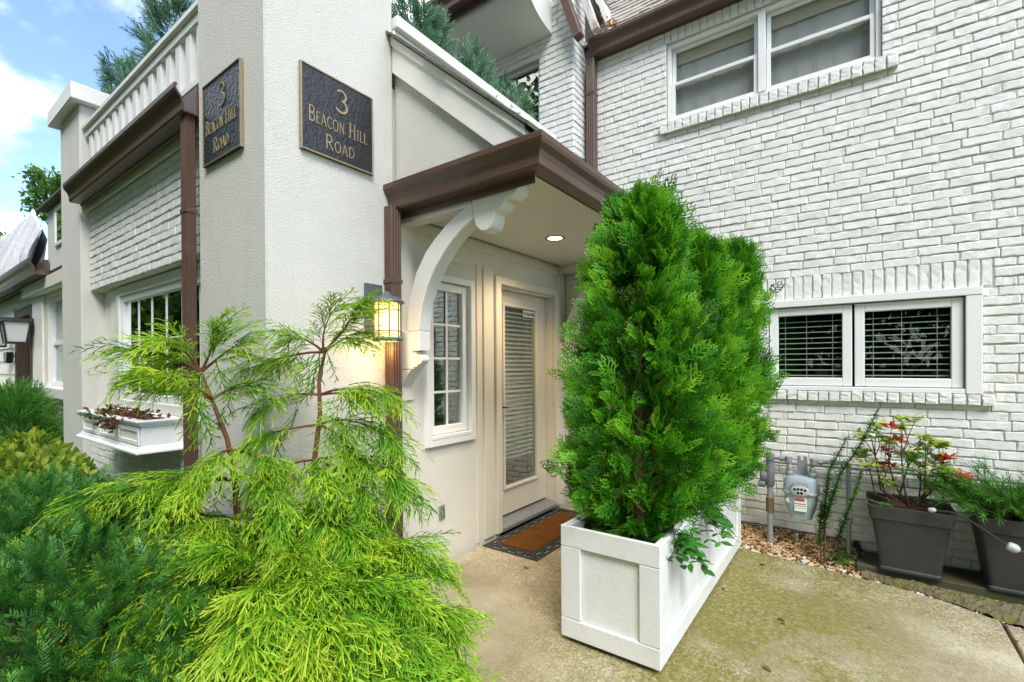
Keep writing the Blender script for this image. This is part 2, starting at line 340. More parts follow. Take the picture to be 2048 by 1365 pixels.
def holed(name, m, parent, axis, c0, c1, a0, a1, z0, z1, holes):
    """wall slab between c0 (outer face) and c1 on axis 'X' or 'Y', with rectangular openings (a0,a1,z0,z1)"""
    As = sorted({a0, a1, *[h[0] for h in holes], *[h[1] for h in holes]}); Zs = sorted({z0, z1, *[h[2] for h in holes], *[h[3] for h in holes]})
    As = [a for a in As if a0 <= a <= a1]; Zs = [z for z in Zs if z0 <= z <= z1]
    def solid(i, j):
        if i < 0 or j < 0 or i >= len(As) - 1 or j >= len(Zs) - 1: return False
        ca, cz = (As[i] + As[i + 1]) / 2, (Zs[j] + Zs[j + 1]) / 2
        return not any(h[0] < ca < h[1] and h[2] < cz < h[3] for h in holes)
    b = MB(); P = (lambda c, a, z: (c, a, z)) if axis == 'X' else (lambda c, a, z: (a, c, z))
    vid = {}
    def V(c, a, z):
        k = (c, a, z)
        if k not in vid: vid[k] = len(b.v); b.v.append(P(c, a, z))
        return vid[k]
    for i in range(len(As) - 1):
        for j in range(len(Zs) - 1):
            if not solid(i, j): continue
            A, B, Z, W = As[i], As[i + 1], Zs[j], Zs[j + 1]
            b.f.append((V(c0, A, Z), V(c0, B, Z), V(c0, B, W), V(c0, A, W))); b.f.append((V(c1, A, Z), V(c1, A, W), V(c1, B, W), V(c1, B, Z)))
            if not solid(i - 1, j): b.f.append((V(c0, A, Z), V(c0, A, W), V(c1, A, W), V(c1, A, Z)))
            if not solid(i + 1, j): b.f.append((V(c0, B, Z), V(c1, B, Z), V(c1, B, W), V(c0, B, W)))
            if not solid(i, j - 1): b.f.append((V(c0, A, Z), V(c1, A, Z), V(c1, B, Z), V(c0, B, Z)))
            if not solid(i, j + 1): b.f.append((V(c0, A, W), V(c0, B, W), V(c1, B, W), V(c1, A, W)))
    return b.build(name, m, parent)

def frame(name, m, parent, axis, c0, c1, a0, a1, z0, z1, w, bevel=0.004, sill=None):
    """mitre-free rectangular frame: stiles full height, rails between"""
    b = MB(); wb = sill or w
    def bx(p, q, r, t): b.box(*((c0, c1, p, q, r, t) if axis == 'X' else (p, q, c0, c1, r, t)))
    bx(a0, a0 + w, z0, z1); bx(a1 - w, a1, z0, z1); bx(a0 + w, a1 - w, z1 - w, z1); bx(a0 + w, a1 - w, z0, z0 + wb)
    return b.build(name, m, parent, bevel)
def slab(name, m, parent, axis, c0, c1, a0, a1, z0, z1, bevel=0.0):
    return box(name, m, parent, *((c0, c1, a0, a1, z0, z1) if axis == 'X' else (a0, a1, c0, c1, z0, z1)), bevel)

# bricks -------------------------------------------------------------------
rng = np.random.default_rng(7)
BRICK_L, BRICK_H, COURSE, JOINT = 0.200, 0.058, 0.068, 0.0085
def brick_verts(r):
    """painted brick, front towards -Y at y=0: nearly flat face, narrow worn rim, skirt"""
    xs = [-0.5, -0.47, -0.28, -0.08, 0.14, 0.31, 0.47, 0.5]; zs = [-0.5, -0.40, 0.40, 0.5]; nx, nz = len(xs), len(zs); V = []; F = []
    tilt = r.normal(0, 0.010); tw = r.normal(0, 0.02)
    for j in range(nz):
        for i in range(nx):
            x = xs[i] * BRICK_L; z = zs[j] * BRICK_H; rim = i in (0, nx - 1) or j in (0, nz - 1)
            y = r.normal(0, 0.0007) + tilt * x + (tw + 0.045) * z
            if rim: y += (0.0008 if j == 0 else 0.0034) + abs(r.normal(0, 0.0014)); x += r.normal(0, 0.0018); z += r.normal(0, 0.0019)
            else: x += r.normal(0, 0.002); z += r.normal(0, 0.0020); y += r.normal(0, 0.0009)
            if i in (0, nx - 1) and j in (0, nz - 1): x *= 0.985; z *= 0.92
            V.append((x, y, z))
    for j in range(nz - 1):
        for i in range(nx - 1):
            a = j * nx + i; F.append((a, a + 1, a + nx + 1, a + nx))
    loop = list(range(nx)) + [nx * j + nx - 1 for j in range(1, nz)] + [nx * (nz - 1) + i for i in range(nx - 2, -1, -1)] + [nx * j for j in range(nz - 2, 0, -1)]
    n0 = len(V)
    for k in loop: V.append((V[k][0] * 1.004, 0.012, V[k][2] * 1.02))
    m = len(loop)
    for k in range(m): F.append((loop[k], n0 + k, n0 + (k + 1) % m, loop[(k + 1) % m]))
    return np.array(V), F
BVAR = [brick_verts(rng) for _ in range(14)]
BMESH = []
for V, F in BVAR:
    me = bpy.data.meshes.new('brick'); me.from_pydata(V.tolist(), [], F); me.update()
    me.materials.append(MATS['brick_paint']); BMESH.append(me)
BRICKS = []      # (wall object, location, rotation about z, upright, length, height)
def lay(wall, axis, c, a0, a1, z0, z1, holes=(), course=COURSE, proud=0.0, L=0.205):
    """running bond with uneven lengths on a wall face (axis 'Y': faces -Y; 'X': faces +X)"""
    n = int(round((z1 - z0) / course)); ch = (z1 - z0) / n
    for k in range(n):
        za, zb = z0 + k * ch, z0 + (k + 1) * ch
        segs = [(a0, a1)]
        for h in holes:
            if h[2] < (za + zb) / 2 < h[3]:
                ns = []
                for s, e in segs:
                    if h[1] <= s or h[0] >= e: ns.append((s, e)); continue
                    if h[0] > s: ns.append((s, h[0]))
                    if h[1] < e: ns.append((h[1], e))
                segs = ns
        off = (L + JOINT) * (0.5 if k % 2 else 0.0) + rng.normal(0, 0.012)
        wob = rng.normal(0, 0.0015)
        for s, e in segs:
            if e - s < 0.03: continue
            x = s; first = True; q = (off - (s - a0)) % (L + JOINT)
            while x < e - 0.02:
                ln = (q if first and q > 0.05 else L + JOINT + rng.normal(0, 0.007)); first = False
                if rng.random() < 0.05: ln *= 0.52
                y = min(x + ln, e)
                if e - y < 0.05: y = e
                bl = y - x - JOINT * (0.35 + 0.6 * rng.random())
                ctr = ((x + y) / 2, (za + zb) / 2 + wob + rng.normal(0, 0.0008))
                d = -proud + rng.normal(0, 0.0012)
                loc = (ctr[0], c + d, ctr[1]) if axis == 'Y' else (c - d, ctr[0], ctr[1])
                BRICKS.append((wall, loc, 0.0 if axis == 'Y' else R(90), False, bl, ch - JOINT + rng.normal(0, 0.0012)))
                x = y
def upright(wall, axis, c, a0, a1, z0, z1, proud=0.0, pitch=0.0685):
    """soldier or rowlock course: bricks standing on end"""
    n = int(round((a1 - a0) / pitch)); p = (a1 - a0) / n
    for k in range(n):
        a = a0 + (k + 0.5) * p; d = -proud + rng.normal(0, 0.0015)
        loc = (a, c + d, (z0 + z1) / 2 + rng.normal(0, 0.002)) if axis == 'Y' else (c - d, a, (z0 + z1) / 2)
        BRICKS.append((wall, loc, 0.0 if axis == 'Y' else R(90), True, z1 - z0 - 0.004, p - 0.011 + rng.normal(0, 0.0015)))
_camM = np.array([_r3, _u3, _w2]); _camC = np.array((0, 0, CAM_H))
def projected(loc):
    d = _camM @ (np.array(loc) - _camC)
    return (d[0] / max(d[2], 1e-3) * 945.85 + 1024, 736.3 - d[1] / max(d[2], 1e-3) * 945.85, d[2])
def finish_bricks(house, limit=300, hide=()):
    """the bricks that show largest become parts of their wall, all others one joined part of the house"""
    def score(b):
        u, v, w = projected(b[1])
        if w < 0.3 or not (-10 < u < 2058 and -10 < v < 1375): return 0
        for (a, c, e, f) in hide:
            if a < u < e and c < v < f: return 0
        face = (0, -1, 0) if b[2] == 0 else (1, 0, 0)
        vd = _camC - np.array(b[1]); ca = abs(np.dot(vd / np.linalg.norm(vd), face))
        return b[4] * b[5] * ca / w ** 2
    order = sorted(range(len(BRICKS)), key=lambda i: -score(BRICKS[i]))
    single = set(order[:limit])
    VV = []; FF = []; n = 0
    for i, (wall, loc, rz, up, ln, ht) in enumerate(BRICKS):
        k = int(rng.integers(len(BVAR))); fl = -1 if rng.random() < 0.5 else 1
        if i in single:
            o = bpy.data.objects.new('brick', BMESH[k]); COL.objects.link(o); o.parent = wall; o.location = loc
            o.rotation_euler = (0, R(90) if up else 0, rz); o.scale = (ln / BRICK_L, 1, ht / BRICK_H)
            continue
        V, F = BVAR[k]; W = V * np.array((ln / BRICK_L, 1, ht / BRICK_H))
        if up: W = np.stack((W[:, 2], W[:, 1], -W[:, 0]), 1)
        if rz: W = np.stack((-W[:, 1], W[:, 0], W[:, 2]), 1)
        VV.append(W + np.array(loc)); FF += [tuple(a + n for a in f) for f in F]; n += len(V)
    if not VV: return
    me = bpy.data.meshes.new('brick_courses'); me.from_pydata(np.concatenate(VV).tolist(), [], FF); me.update()
    tag(link('brick_courses', me, 'brick_paint', house), kind='stuff')
    BRICKS.clear()

K_GUTTER = [(0.0, 0.0), (0.085, 0.0), (0.092, 0.012), (0.094, 0.055), (0.104, 0.085), (0.128, 0.115), (0.136, 0.135), (0.136, 0.168), (0.120, 0.168), (0.118, 0.152),
            (0.124, 0.148), (0.124, 0.138), (0.116, 0.122), (0.094, 0.094), (0.082, 0.06), (0.08, 0.014), (0.012, 0.012), (0.012, 0.168), (0.0, 0.168)]
def gutter(parent, path, z, k=1.0):
    return MB().sweep(path, [(d * k, z + h * k) for d, h in K_GUTTER]).build('gutter', 'brown_metal', parent, 0.002)
def downspout(parent, x0, x1, y0, y1, z0, z1):
    """ribbed rectangular metal pipe with two straps"""
    n = 4; pts = []
    def side(p, q):
        for i in range(n):
            for t, d in ((i / n + 0.04, 0.0), (i / n + 0.10, 0.004), ((i + 1) / n - 0.10, 0.004), ((i + 1) / n - 0.04, 0.0)):
                a = Vector(p).lerp(Vector(q), t); e = (Vector(q) - Vector(p)).normalized(); nn = Vector((e.y, -e.x))
                pts.append((a.x + nn.x * d, a.y + nn.y * d))
    side((x0, y0), (x1, y0)); side((x1, y0), (x1, y1)); side((x1, y1), (x0, y1)); side((x0, y1), (x0, y0))
    o = MB().prism(pts, 'Z', z0, z1).build('downspout', 'brown_metal', parent)
    for f in (0.2, 0.8):
        z = z0 + (z1 - z0) * f
        box('strap', 'brown_metal', o, x0 - 0.006, x1 + 0.006, y0 - 0.007, y1 + 0.006, z, z + 0.03, 0.002)
    return o

# lettering ------------------------------------------------------------------
def arc(cx, cy, rx, ry, a0, a1, n=10):
    return [(cx + rx * math.cos(R(a0 + (a1 - a0) * i / n)), cy + ry * math.sin(R(a0 + (a1 - a0) * i / n))) for i in range(n + 1)]
GLYPH = {   # strokes (points, weight) in a cell one unit high; serifs are short thin strokes
 'B': (0.62, [([(0.12, 0), (0.12, 1)], 1), ([(0.12, 0.97)] + arc(0.30, 0.76, 0.22, 0.21, 90, -90) + [(0.12, 0.55)], .8), ([(0.14, 0.52)] + arc(0.32, 0.275, 0.26, 0.245, 90, -90) + [(0.12, 0.03)], .9)]),
 'E': (0.56, [([(0.12, 0), (0.12, 1)], 1), ([(0.12, 0.97), (0.50, 0.97), (0.50, 0.86)], .6), ([(0.14, 0.53), (0.42, 0.53)], .6), ([(0.12, 0.03), (0.52, 0.03), (0.52, 0.15)], .6)]),
 'A': (0.72, [([(0.06, 0), (0.36, 1)], .6), ([(0.36, 1), (0.66, 0)], 1.05), ([(0.16, 0.34), (0.54, 0.34)], .5), ([(0, 0.02), (0.13, 0.02)], .5), ([(0.57, 0.02), (0.73, 0.02)], .5)]),
 'C': (0.70, [(arc(0.38, 0.5, 0.32, 0.48, 48, 312, 18), .95)]),
 'O': (0.78, [(arc(0.39, 0.5, 0.33, 0.48, 0, 360, 24), .9)]),
 'N': (0.74, [([(0.12, 0), (0.12, 1)], .6), ([(0.12, 0.98), (0.62, 0.02)], 1.05), ([(0.62, 0), (0.62, 1)], .6), ([(0.02, 0.02), (0.22, 0.02)], .5), ([(0.52, 0.98), (0.73, 0.98)], .5)]),
 'H': (0.78, [([(0.14, 0), (0.14, 1)], 1), ([(0.64, 0), (0.64, 1)], 1), ([(0.14, 0.52), (0.64, 0.52)], .55)] + [([(a, b), (a + 0.24, b)], .5) for a in (0.02, 0.52) for b in (0.02, 0.98)]),
 'I': (0.34, [([(0.17, 0), (0.17, 1)], 1)] + [([(0.04, b), (0.30, b)], .5) for b in (0.02, 0.98)]),
 'L': (0.54, [([(0.14, 0), (0.14, 1)], 1), ([(0.10, 0.03), (0.50, 0.03), (0.50, 0.17)], .6), ([(0.02, 0.98), (0.26, 0.98)], .5)]),
 'R': (0.70, [([(0.12, 0), (0.12, 1)], 1), ([(0.12, 0.97)] + arc(0.32, 0.735, 0.24, 0.235, 90, -90) + [(0.12, 0.5)], .85), ([(0.30, 0.5), (0.64, 0.0)], 1)]),
 'D': (0.74, [([(0.12, 0), (0.12, 1)], 1), ([(0.12, 0.97)] + arc(0.28, 0.5, 0.38, 0.47, 90, -90, 16) + [(0.12, 0.03)], .85)]),
 '3': (0.60, [(arc(0.28, 0.76, 0.22, 0.22, 150, -80, 14), .85), (arc(0.27, 0.27, 0.27, 0.27, 85, -150, 16), 1.0)]),
 'S': (0.5, [(arc(0.26, 0.74, 0.19, 0.23, 30, 250, 10) + arc(0.25, 0.27, 0.21, 0.25, 75, -150, 10), 1)]),
 'T': (0.5, [([(0.25, 0), (0.25, 1)], 1), ([(0.0, 0.97), (0.5, 0.97)], .8)]), 'G': (0.6, [(arc(0.32, 0.5, 0.27, 0.48, 50, 350, 16) + [(0.59, 0.5), (0.36, 0.5)], 1)])}
def text_width(t, h, small): return sum((h if c.isupper() or c.isdigit() else small) * (GLYPH[c.upper()][0] + 0.10) if c != ' ' else 0.42 * h for c in t)
def lettering(t, x, z, h, small, y, depth, wt):
    """raised serif letters on a face towards -Y at y; small capitals for lower-case characters"""
    b = MB(); k = 0
    for c in t:
        if c == ' ': x += 0.42 * h; continue
        s = h if c.isupper() or c.isdigit() else small; w, st = GLYPH[c.upper()]
        for pts, we in st:
            k += 1; P = [Vector((x + p[0] * s, z + p[1] * s)) for p in pts]; hw = wt * we * s / 2; n = len(P); Lf = []; Rt = []
            closed = (P[0] - P[-1]).length < 1e-4
            for i in range(n):
                a = P[i - 1] if i > 0 else (P[-2] if closed else P[i]); e = P[i + 1] if i < n - 1 else (P[1] if closed else P[i])
                d = (e - a).normalized(); nn = Vector((-d.y, d.x))
                q = 1.0
                if 0 < i < n - 1: q = 1 / max(0.5, ((P[i] - a).normalized().dot(d)))
                Lf.append(P[i] + nn * hw * q); Rt.append(P[i] - nn * hw * q)
            yf = y - depth - (k % 7) * 0.00012
            vs = []
            for i in range(n): vs += [(Lf[i].x, yf, Lf[i].y), (Rt[i].x, yf, Rt[i].y), (Lf[i].x, y, Lf[i].y), (Rt[i].x, y, Rt[i].y)]
            fs = []
            for i in range(n - 1):
                a = 4 * i; e = a + 4
                fs += [(a, a + 1, e + 1, e), (a, e, e + 2, a + 2), (a + 1, a + 3, e + 3, e + 1)]
            fs += [(0, 2, 3, 1), (4 * n - 4, 4 * n - 3, 4 * n - 1, 4 * n - 2)]
            b.add(vs, fs)
        x += s * (w + 0.10)
    return b

# ------------------------------------------------------------------ ground
def sheet(name, m, pts, z, kind='structure', thick=None):
    if thick: return tag(MB().prism(pts, 'Z', z - thick, z).build(name, m, None, 0.006), kind=kind)
    me = bpy.data.meshes.new(name); me.from_pydata([(x, y, z) for x, y in pts], [], [tuple(range(len(pts)))]); me.update()
    return tag(link(name, me, m), kind=kind)
sheet('ground', 'lawn', [(-300, -300), (300, -300), (300, 300), (-300, 300)], -0.06)
EDGE = [(-0.80, 4.345), (-0.494, 4.324), (-0.037, 4.245), (0.245, 4.205), (0.491, 4.125), (0.697, 4.005)]
sheet('patio', 'concrete', [(-2.62, 4.716), (-2.62, 2.3), (-1.95, 2.2), (-1.45, 1.2), (-1.0, -2.5), (0.705, -2.5)] + EDGE[::-1] + [(-0.85, 4.716)], 0.0, thick=0.12)
sheet('path', 'concrete', [(0.717, -2.5), (3.4, -2.5), (3.4, 3.62), (0.80, 3.965), (0.717, 4.0)], -0.004, thick=0.12)

# ================================================================== HOUSE
YA, XB, XP, YP = 4.72, -2.69, -2.65, 1.33
house = empty('house', (-2.0, 4.7, 0), 'white painted brick and stucco house with brown gutters around the porch door', 'house')
house.location = (0, 0, 0)

# ---- brick wall with the two windows (faces -Y)
UP = (-1.515, 0.175, 3.945, 4.735); LO = (-0.70, 0.735, 1.325, 2.100)
wallA = holed('brick_wall', 'mortar_paint', house, 'Y', YA + 0.0065, YA + 0.30, -2.69, 2.6, -0.1, 5.02, [UP, LO])
SOL_LO = (-0.70, 0.795, 2.100, 2.300); SIL_LO = (-0.78, 0.80, 1.245, 1.325)
SOL_UP = (-1.53, 0.22, 4.735, 4.90); SIL_UP = (-1.57, 0.275, 3.835, 3.945)
lay(wallA, 'Y', YA, -2.40, 2.58, -0.02, 4.88, [UP, LO, SOL_LO, SIL_LO, SOL_UP, SIL_UP])
lay(wallA, 'Y', YA, -2.66, -2.41, 0.0, 2.65)
upright(wallA, 'Y', YA, SOL_LO[0], SOL_LO[1], SOL_LO[2], SOL_LO[3]); upright(wallA, 'Y', YA, SOL_UP[0], SOL_UP[1], SOL_UP[2], SOL_UP[3])
upright(wallA, 'Y', YA, SIL_LO[0], SIL_LO[1], SIL_LO[2], SIL_LO[3], 0.038, 0.074); upright(wallA, 'Y', YA, SIL_UP[0], SIL_UP[1], SIL_UP[2], SIL_UP[3], 0.040, 0.074)
MB().box(SIL_LO[0] + 0.004, SIL_LO[1] - 0.004, YA - 0.026, YA + 0.01, SIL_LO[2] + 0.005, SIL_LO[3] - 0.002).build('sill_mortar', 'mortar_paint', wallA)
MB().box(SIL_UP[0] + 0.004, SIL_UP[1] - 0.004, YA - 0.028, YA + 0.01, SIL_UP[2] + 0.005, SIL_UP[3] - 0.002).build('sill_mortar', 'mortar_paint', wallA)
MB().prism([(YA + 0.004, 0.125), (YA - 0.012, 0.125), (YA - 0.03, 0.07), (YA - 0.03, -0.1), (YA + 0.004, -0.1)], 'X', -1.05, -0.2).build('base_flashing', 'pipe_dark', wallA)

# ---- lower window: wide casing, two sashes, blinds
wl = empty('window', parent=house); wl['label'] = 'wide lower window with two sashes and horizontal blinds'
b = MB(); b.box(LO[0], LO[1], YA - 0.035, YA + 0.10, 2.038, LO[3] - 0.003); b.box(0.645, LO[1] - 0.002, YA - 0.032, YA + 0.10, 1.327, 2.036); b.box(LO[0] + 0.002, -0.62, YA - 0.032, YA + 0.10, 1.327, 2.036)
b.build('casing', 'vinyl', wl, 0.004)
box('window_sill', 'vinyl', wl, -0.618, 0.643, YA - 0.028, YA + 0.10, 1.327, 1.362, 0.004)
for a0, a1 in ((-0.612, -0.022), (-0.006, 0.637)):
    s = frame('sash', 'vinyl', wl, 'Y', YA - 0.004, YA + 0.05, a0, a1, 1.368, 2.030, 0.066, 0.005)
    slab('pane', 'glass', s, 'Y', YA + 0.022, YA + 0.026, a0 + 0.064, a1 - 0.064, 1.432, 1.966)
    MB().box(a0 + 0.058, a1 - 0.058, YA + 0.018, YA + 0.030, 1.426, 1.434).build('gasket', 'black_iron', s)
    for k in range(11):
        z = 1.452 + k * 0.046 + rng.normal(0, 0.0012)
        bb = MB(); bb.add([(a0 + 0.07, YA + 0.045, z - 0.004), (a1 - 0.07, YA + 0.045, z - 0.004), (a1 - 0.07, YA + 0.085, z + 0.001), (a0 + 0.07, YA + 0.085, z + 0.001),
                           (a0 + 0.07, YA + 0.045, z + 0.001), (a1 - 0.07, YA + 0.045, z + 0.001), (a1 - 0.07, YA + 0.085, z + 0.004), (a0 + 0.07, YA + 0.085, z + 0.004)],
                          [(0, 3, 2, 1), (4, 5, 6, 7), (0, 1, 5, 4), (1, 2, 6, 5), (2, 3, 7, 6), (3, 0, 4, 7)])
        bb.build('blind_slat', 'blind', wl)
    b = MB()
    for t in (0.10, 0.45, 0.86): b.box(a0 + 0.07 + (a1 - a0 - .14) * t, a0 + 0.073 + (a1 - a0 - .14) * t, YA + 0.042, YA + 0.0435, 1.432, 1.97)
    b.build('blind_cord', 'blind', wl)
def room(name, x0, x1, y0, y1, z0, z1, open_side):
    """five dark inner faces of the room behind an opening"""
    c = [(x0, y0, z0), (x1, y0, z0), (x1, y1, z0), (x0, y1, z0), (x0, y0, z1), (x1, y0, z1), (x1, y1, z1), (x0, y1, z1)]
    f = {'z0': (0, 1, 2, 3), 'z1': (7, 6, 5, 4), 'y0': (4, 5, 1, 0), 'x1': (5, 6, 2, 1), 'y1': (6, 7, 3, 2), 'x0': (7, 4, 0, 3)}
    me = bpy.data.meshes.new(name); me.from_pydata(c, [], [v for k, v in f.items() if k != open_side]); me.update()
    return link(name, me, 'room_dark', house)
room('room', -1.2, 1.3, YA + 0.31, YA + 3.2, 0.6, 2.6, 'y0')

# ---- upper window: twin sliding units with a middle rail
wu = empty('window', parent=house); wu['label'] = 'upper window of two double-hung units under the eaves'
frame('casing', 'vinyl', wu, 'Y', YA + 0.030, YA + 0.14, UP[0] + 0.003, UP[1] - 0.003, UP[2] + 0.003, UP[3] - 0.003, 0.036, 0.004)
box('mullion', 'vinyl', wu, -0.700, -0.640, YA + 0.022, YA + 0.14, UP[2] + 0.042, UP[3] - 0.042, 0.004)
for a0, a1 in ((-1.474, -0.704), (-0.636, 0.134)):
    for z0, z1, yy in ((3.986, 4.348, 0.045), (4.330, 4.692, 0.075)):
        s = frame('sash', 'vinyl', wu, 'Y', YA + yy, YA + yy + 0.028, a0, a1, z0, z1, 0.034, 0.003)
        slab('pane', 'glass_upper', s, 'Y', YA + yy + 0.012, YA + yy + 0.016, a0 + 0.032, a1 - 0.032, z0 + 0.032, z1 - 0.032)
    b = MB(); n = 16
    pts = [(a0 + (a1 - a0) * i / n, YA + 0.126 + 0.004 * math.sin(i * 2.1)) for i in range(n + 1)]
    for i in range(n): b.add([(*pts[i], 3.97), (*pts[i + 1], 3.97), (*pts[i + 1], 4.56), (*pts[i], 4.56)], [(0, 1, 2, 3)])
    b.build('curtain', 'curtain', wu)
    slab('roller_shade', 'shade_tan', wu, 'Y', YA + 0.112, YA + 0.115, a0 + 0.01, a1 - 0.01, 4.545, 4.70)
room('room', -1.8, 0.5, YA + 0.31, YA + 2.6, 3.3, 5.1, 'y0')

# ---- main eaves: gutter, fascia, shingle roof, downspout
gutter(house, [(-2.30, YA - 0.02), (2.6, YA - 0.02)], 4.855)
box('fascia', 'brown_metal', house, -2.36, 2.6, YA - 0.02, YA + 0.006, 4.845, 5.02)
roof = empty('roof', parent=house); roof['label'] = 'weathered wooden shingle roof above the upper window'
b = MB(); SL = math.tan(R(52))
r2 = np.random.default_rng(3)
for k in range(19):
    y0 = YA - 0.05 + k * 0.075; z0 = 5.02 + k * 0.075 * SL; x = -3.30 + 0.02 * r2.random()
    while x < 2.6:
        w = 0.10 + 0.09 * r2.random(); t = 0.014 + 0.006 * r2.random(); dz = r2.normal(0, 0.004)
        b.add([(x, y0, z0 + dz), (x + w - 0.004, y0, z0 + dz), (x + w - 0.004, y0 + 0.12, z0 + 0.12 * SL), (x, y0 + 0.12, z0 + 0.12 * SL),
               (x, y0 - t * 0.8, z0 + t + dz), (x + w - 0.004, y0 - t * 0.8, z0 + t + dz), (x + w - 0.004, y0 + 0.118, z0 + 0.12 * SL + 0.002), (x, y0 + 0.118, z0 + 0.12 * SL + 0.002)],
              [(0, 3, 2, 1), (4, 5, 6, 7), (0, 1, 5, 4), (1, 2, 6, 5), (2, 3, 7, 6), (3, 0, 4, 7)])
        x += w
tag(b.build('shingle_courses', 'shingle', roof), kind='stuff')
MB().add([(-3.3, YA - 0.03, 5.0), (2.6, YA - 0.03, 5.0), (2.6, YA + 1.4, 5.0 + 1.43 * SL), (-3.3, YA + 1.4, 5.0 + 1.43 * SL)], [(0, 1, 2, 3)]).build('roof_deck', 'shingle_dark', roof)
downspout(house, -2.345, -2.255, YA - 0.098, YA - 0.008, 2.86, 4.86)

# ---- taller gable block behind the terrace
wg = holed('brick_wall', 'mortar_paint', house, 'Y', 4.448, 4.71, -3.88, -2.41, 3.2, 6.3, [(-3.40, -2.83, 4.15, 4.985)])
lay(wg, 'Y', 4.44, -3.88, -2.402, 3.60, 6.25, [(-3.40, -2.83, 4.15, 4.985)])
ws = holed('brick_wall', 'mortar_paint', house, 'X', -2.408, -2.60, 4.449, 4.728, 2.9, 5.6, [])
lay(ws, 'X', -2.40, 4.452, 4.722, 2.92, 5.57)
wn_ = empty('window', parent=house); wn_['label'] = 'small window half hidden behind the terrace evergreens'
frame('casing', 'vinyl', wn_, 'Y', 4.50, 4.60, -3.398, -2.832, 4.152, 4.983, 0.045, 0.003)
slab('pane', 'glass_coated', wn_, 'Y', 4.54, 4.544, -3.36, -2.87, 4.19, 4.95)
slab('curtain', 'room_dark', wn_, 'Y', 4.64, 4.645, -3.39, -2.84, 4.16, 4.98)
prof = [(4.438, 5.15)] + [(4.438 - 0.50 * math.sin(R(a)), 5.155 + 0.27 * (1 - math.cos(R(a)))) for a in range(8, 91, 8)] + [(3.90, 5.44), (3.90, 5.62), (4.438, 5.62)]
MB().prism(prof, 'X', -3.87, -2.68).build('cove_soffit', 'soffit', house, 0.0, True)
MB().prism([(p[0] - 0.0, p[1]) for p in prof], 'X', -2.678, -2.655).build('cove_end', 'trim_white', house)
gutter(house, [(-3.92, 3.895), (-2.66, 3.895)], 5.46)
box('fascia', 'brown_metal', house, -3.90, -2.66, 3.896, 3.92, 5.40, 5.64)
b = MB(); b.add([(-3.92, 3.78, 5.64), (-2.66, 3.78, 5.64), (-2.66, 4.7, 6.6), (-3.92, 4.7, 6.6), (-3.92, 3.78, 5.66), (-2.66, 3.78, 5.66), (-2.66, 4.68, 6.63), (-3.92, 4.68, 6.63)],
               [(0, 3, 2, 1), (4, 5, 6, 7), (0, 1, 5, 4), (1, 2, 6, 5), (2, 3, 7, 6), (3, 0, 4, 7)]); b.build('roof_slope', 'shingle_dark', house)
# raking trims where the gable meets the eaves
def rake(name, m, p, q, w, y0, y1):
    d = (Vector(q) - Vector(p)).normalized(); n = Vector((d.y, -d.x)) * w
    return MB().prism([(p[0], p[1]), (q[0], q[1]), (q[0] + n.x, q[1] + n.y), (p[0] + n.x, p[1] + n.y)], 'Y', y0, y1).build(name, m, house, 0.003)
rake('rake_board', 'brown_metal', (-2.325, 4.90), (-2.56, 5.60), 0.085, 4.30, 4.40)
rake('rake_board', 'peeling', (-2.19, 4.99), (-2.42, 5.66), 0.075, 4.46, 4.53)
rake('rake_board', 'trim_white', (-2.10, 5.10), (-2.30, 5.70), 0.05, 4.60, 4.66)
b = MB()
for i in range(5):
    for j in range(6):
        z = 5.12 + j * 0.09; y = 4.70 + i * 0.11 + (j % 2) * 0.05
        b.box(-2.13 - j * 0.035, -2.118 - j * 0.035, y, y + 0.105, z, z + 0.10)
tag(b.build('cheek_shingles', 'trim_white', house), kind='stuff')
box('gable_cheek', 'shingle_dark', house, -2.42, -2.32, 4.73, 5.4, 5.0, 5.75)

# ---- door wall under the porch canopy (faces +X)
CAS = (2.60, 3.085, 0.965, 2.235); DOOR = (3.505, 4.505, -0.1, 2.315)
holed('stucco_wall', 'stucco_smooth', house, 'X', XB, XB - 0.22, 2.26, YA + 0.02, -0.1, 3.55, [CAS, DOOR])
cw = empty('casement_window', parent=house); cw['label'] = 'narrow casement window with eight small panes'
frame('casing', 'vinyl', cw, 'X', XB - 0.08, XB + 0.028, 2.552, 3.128, 0.918, 2.284, 0.052, 0.004)
box('window_sill', 'vinyl', cw, XB - 0.02, XB + 0.030, 2.607, 3.073, 0.971, 1.000, 0.003)
sh = frame('sash', 'vinyl', cw, 'X', XB - 0.065, XB - 0.012, 2.606, 3.074, 1.003, 2.228, 0.066, 0.005)
slab('pane', 'glass', sh, 'X', XB - 0.045, XB - 0.041, 2.670, 3.010, 1.067, 2.164)
b = MB()
b.box(XB - 0.0405, XB - 0.032, 2.828, 2.846, 1.069, 2.162)
b.build('muntin', 'vinyl', sh)
for k in (1, 2, 3):
    z = 1.069 + 1.093 * k / 4
    box('muntin', 'vinyl', sh, XB - 0.0400, XB - 0.0325, 2.671, 3.009, z - 0.009, z + 0.009)
for k in range(14): box('blind_slat', 'room_dark', cw, XB - 0.16, XB - 0.12, 2.66, 3.02, 1.07 + k * 0.05, 1.076 + k * 0.05)
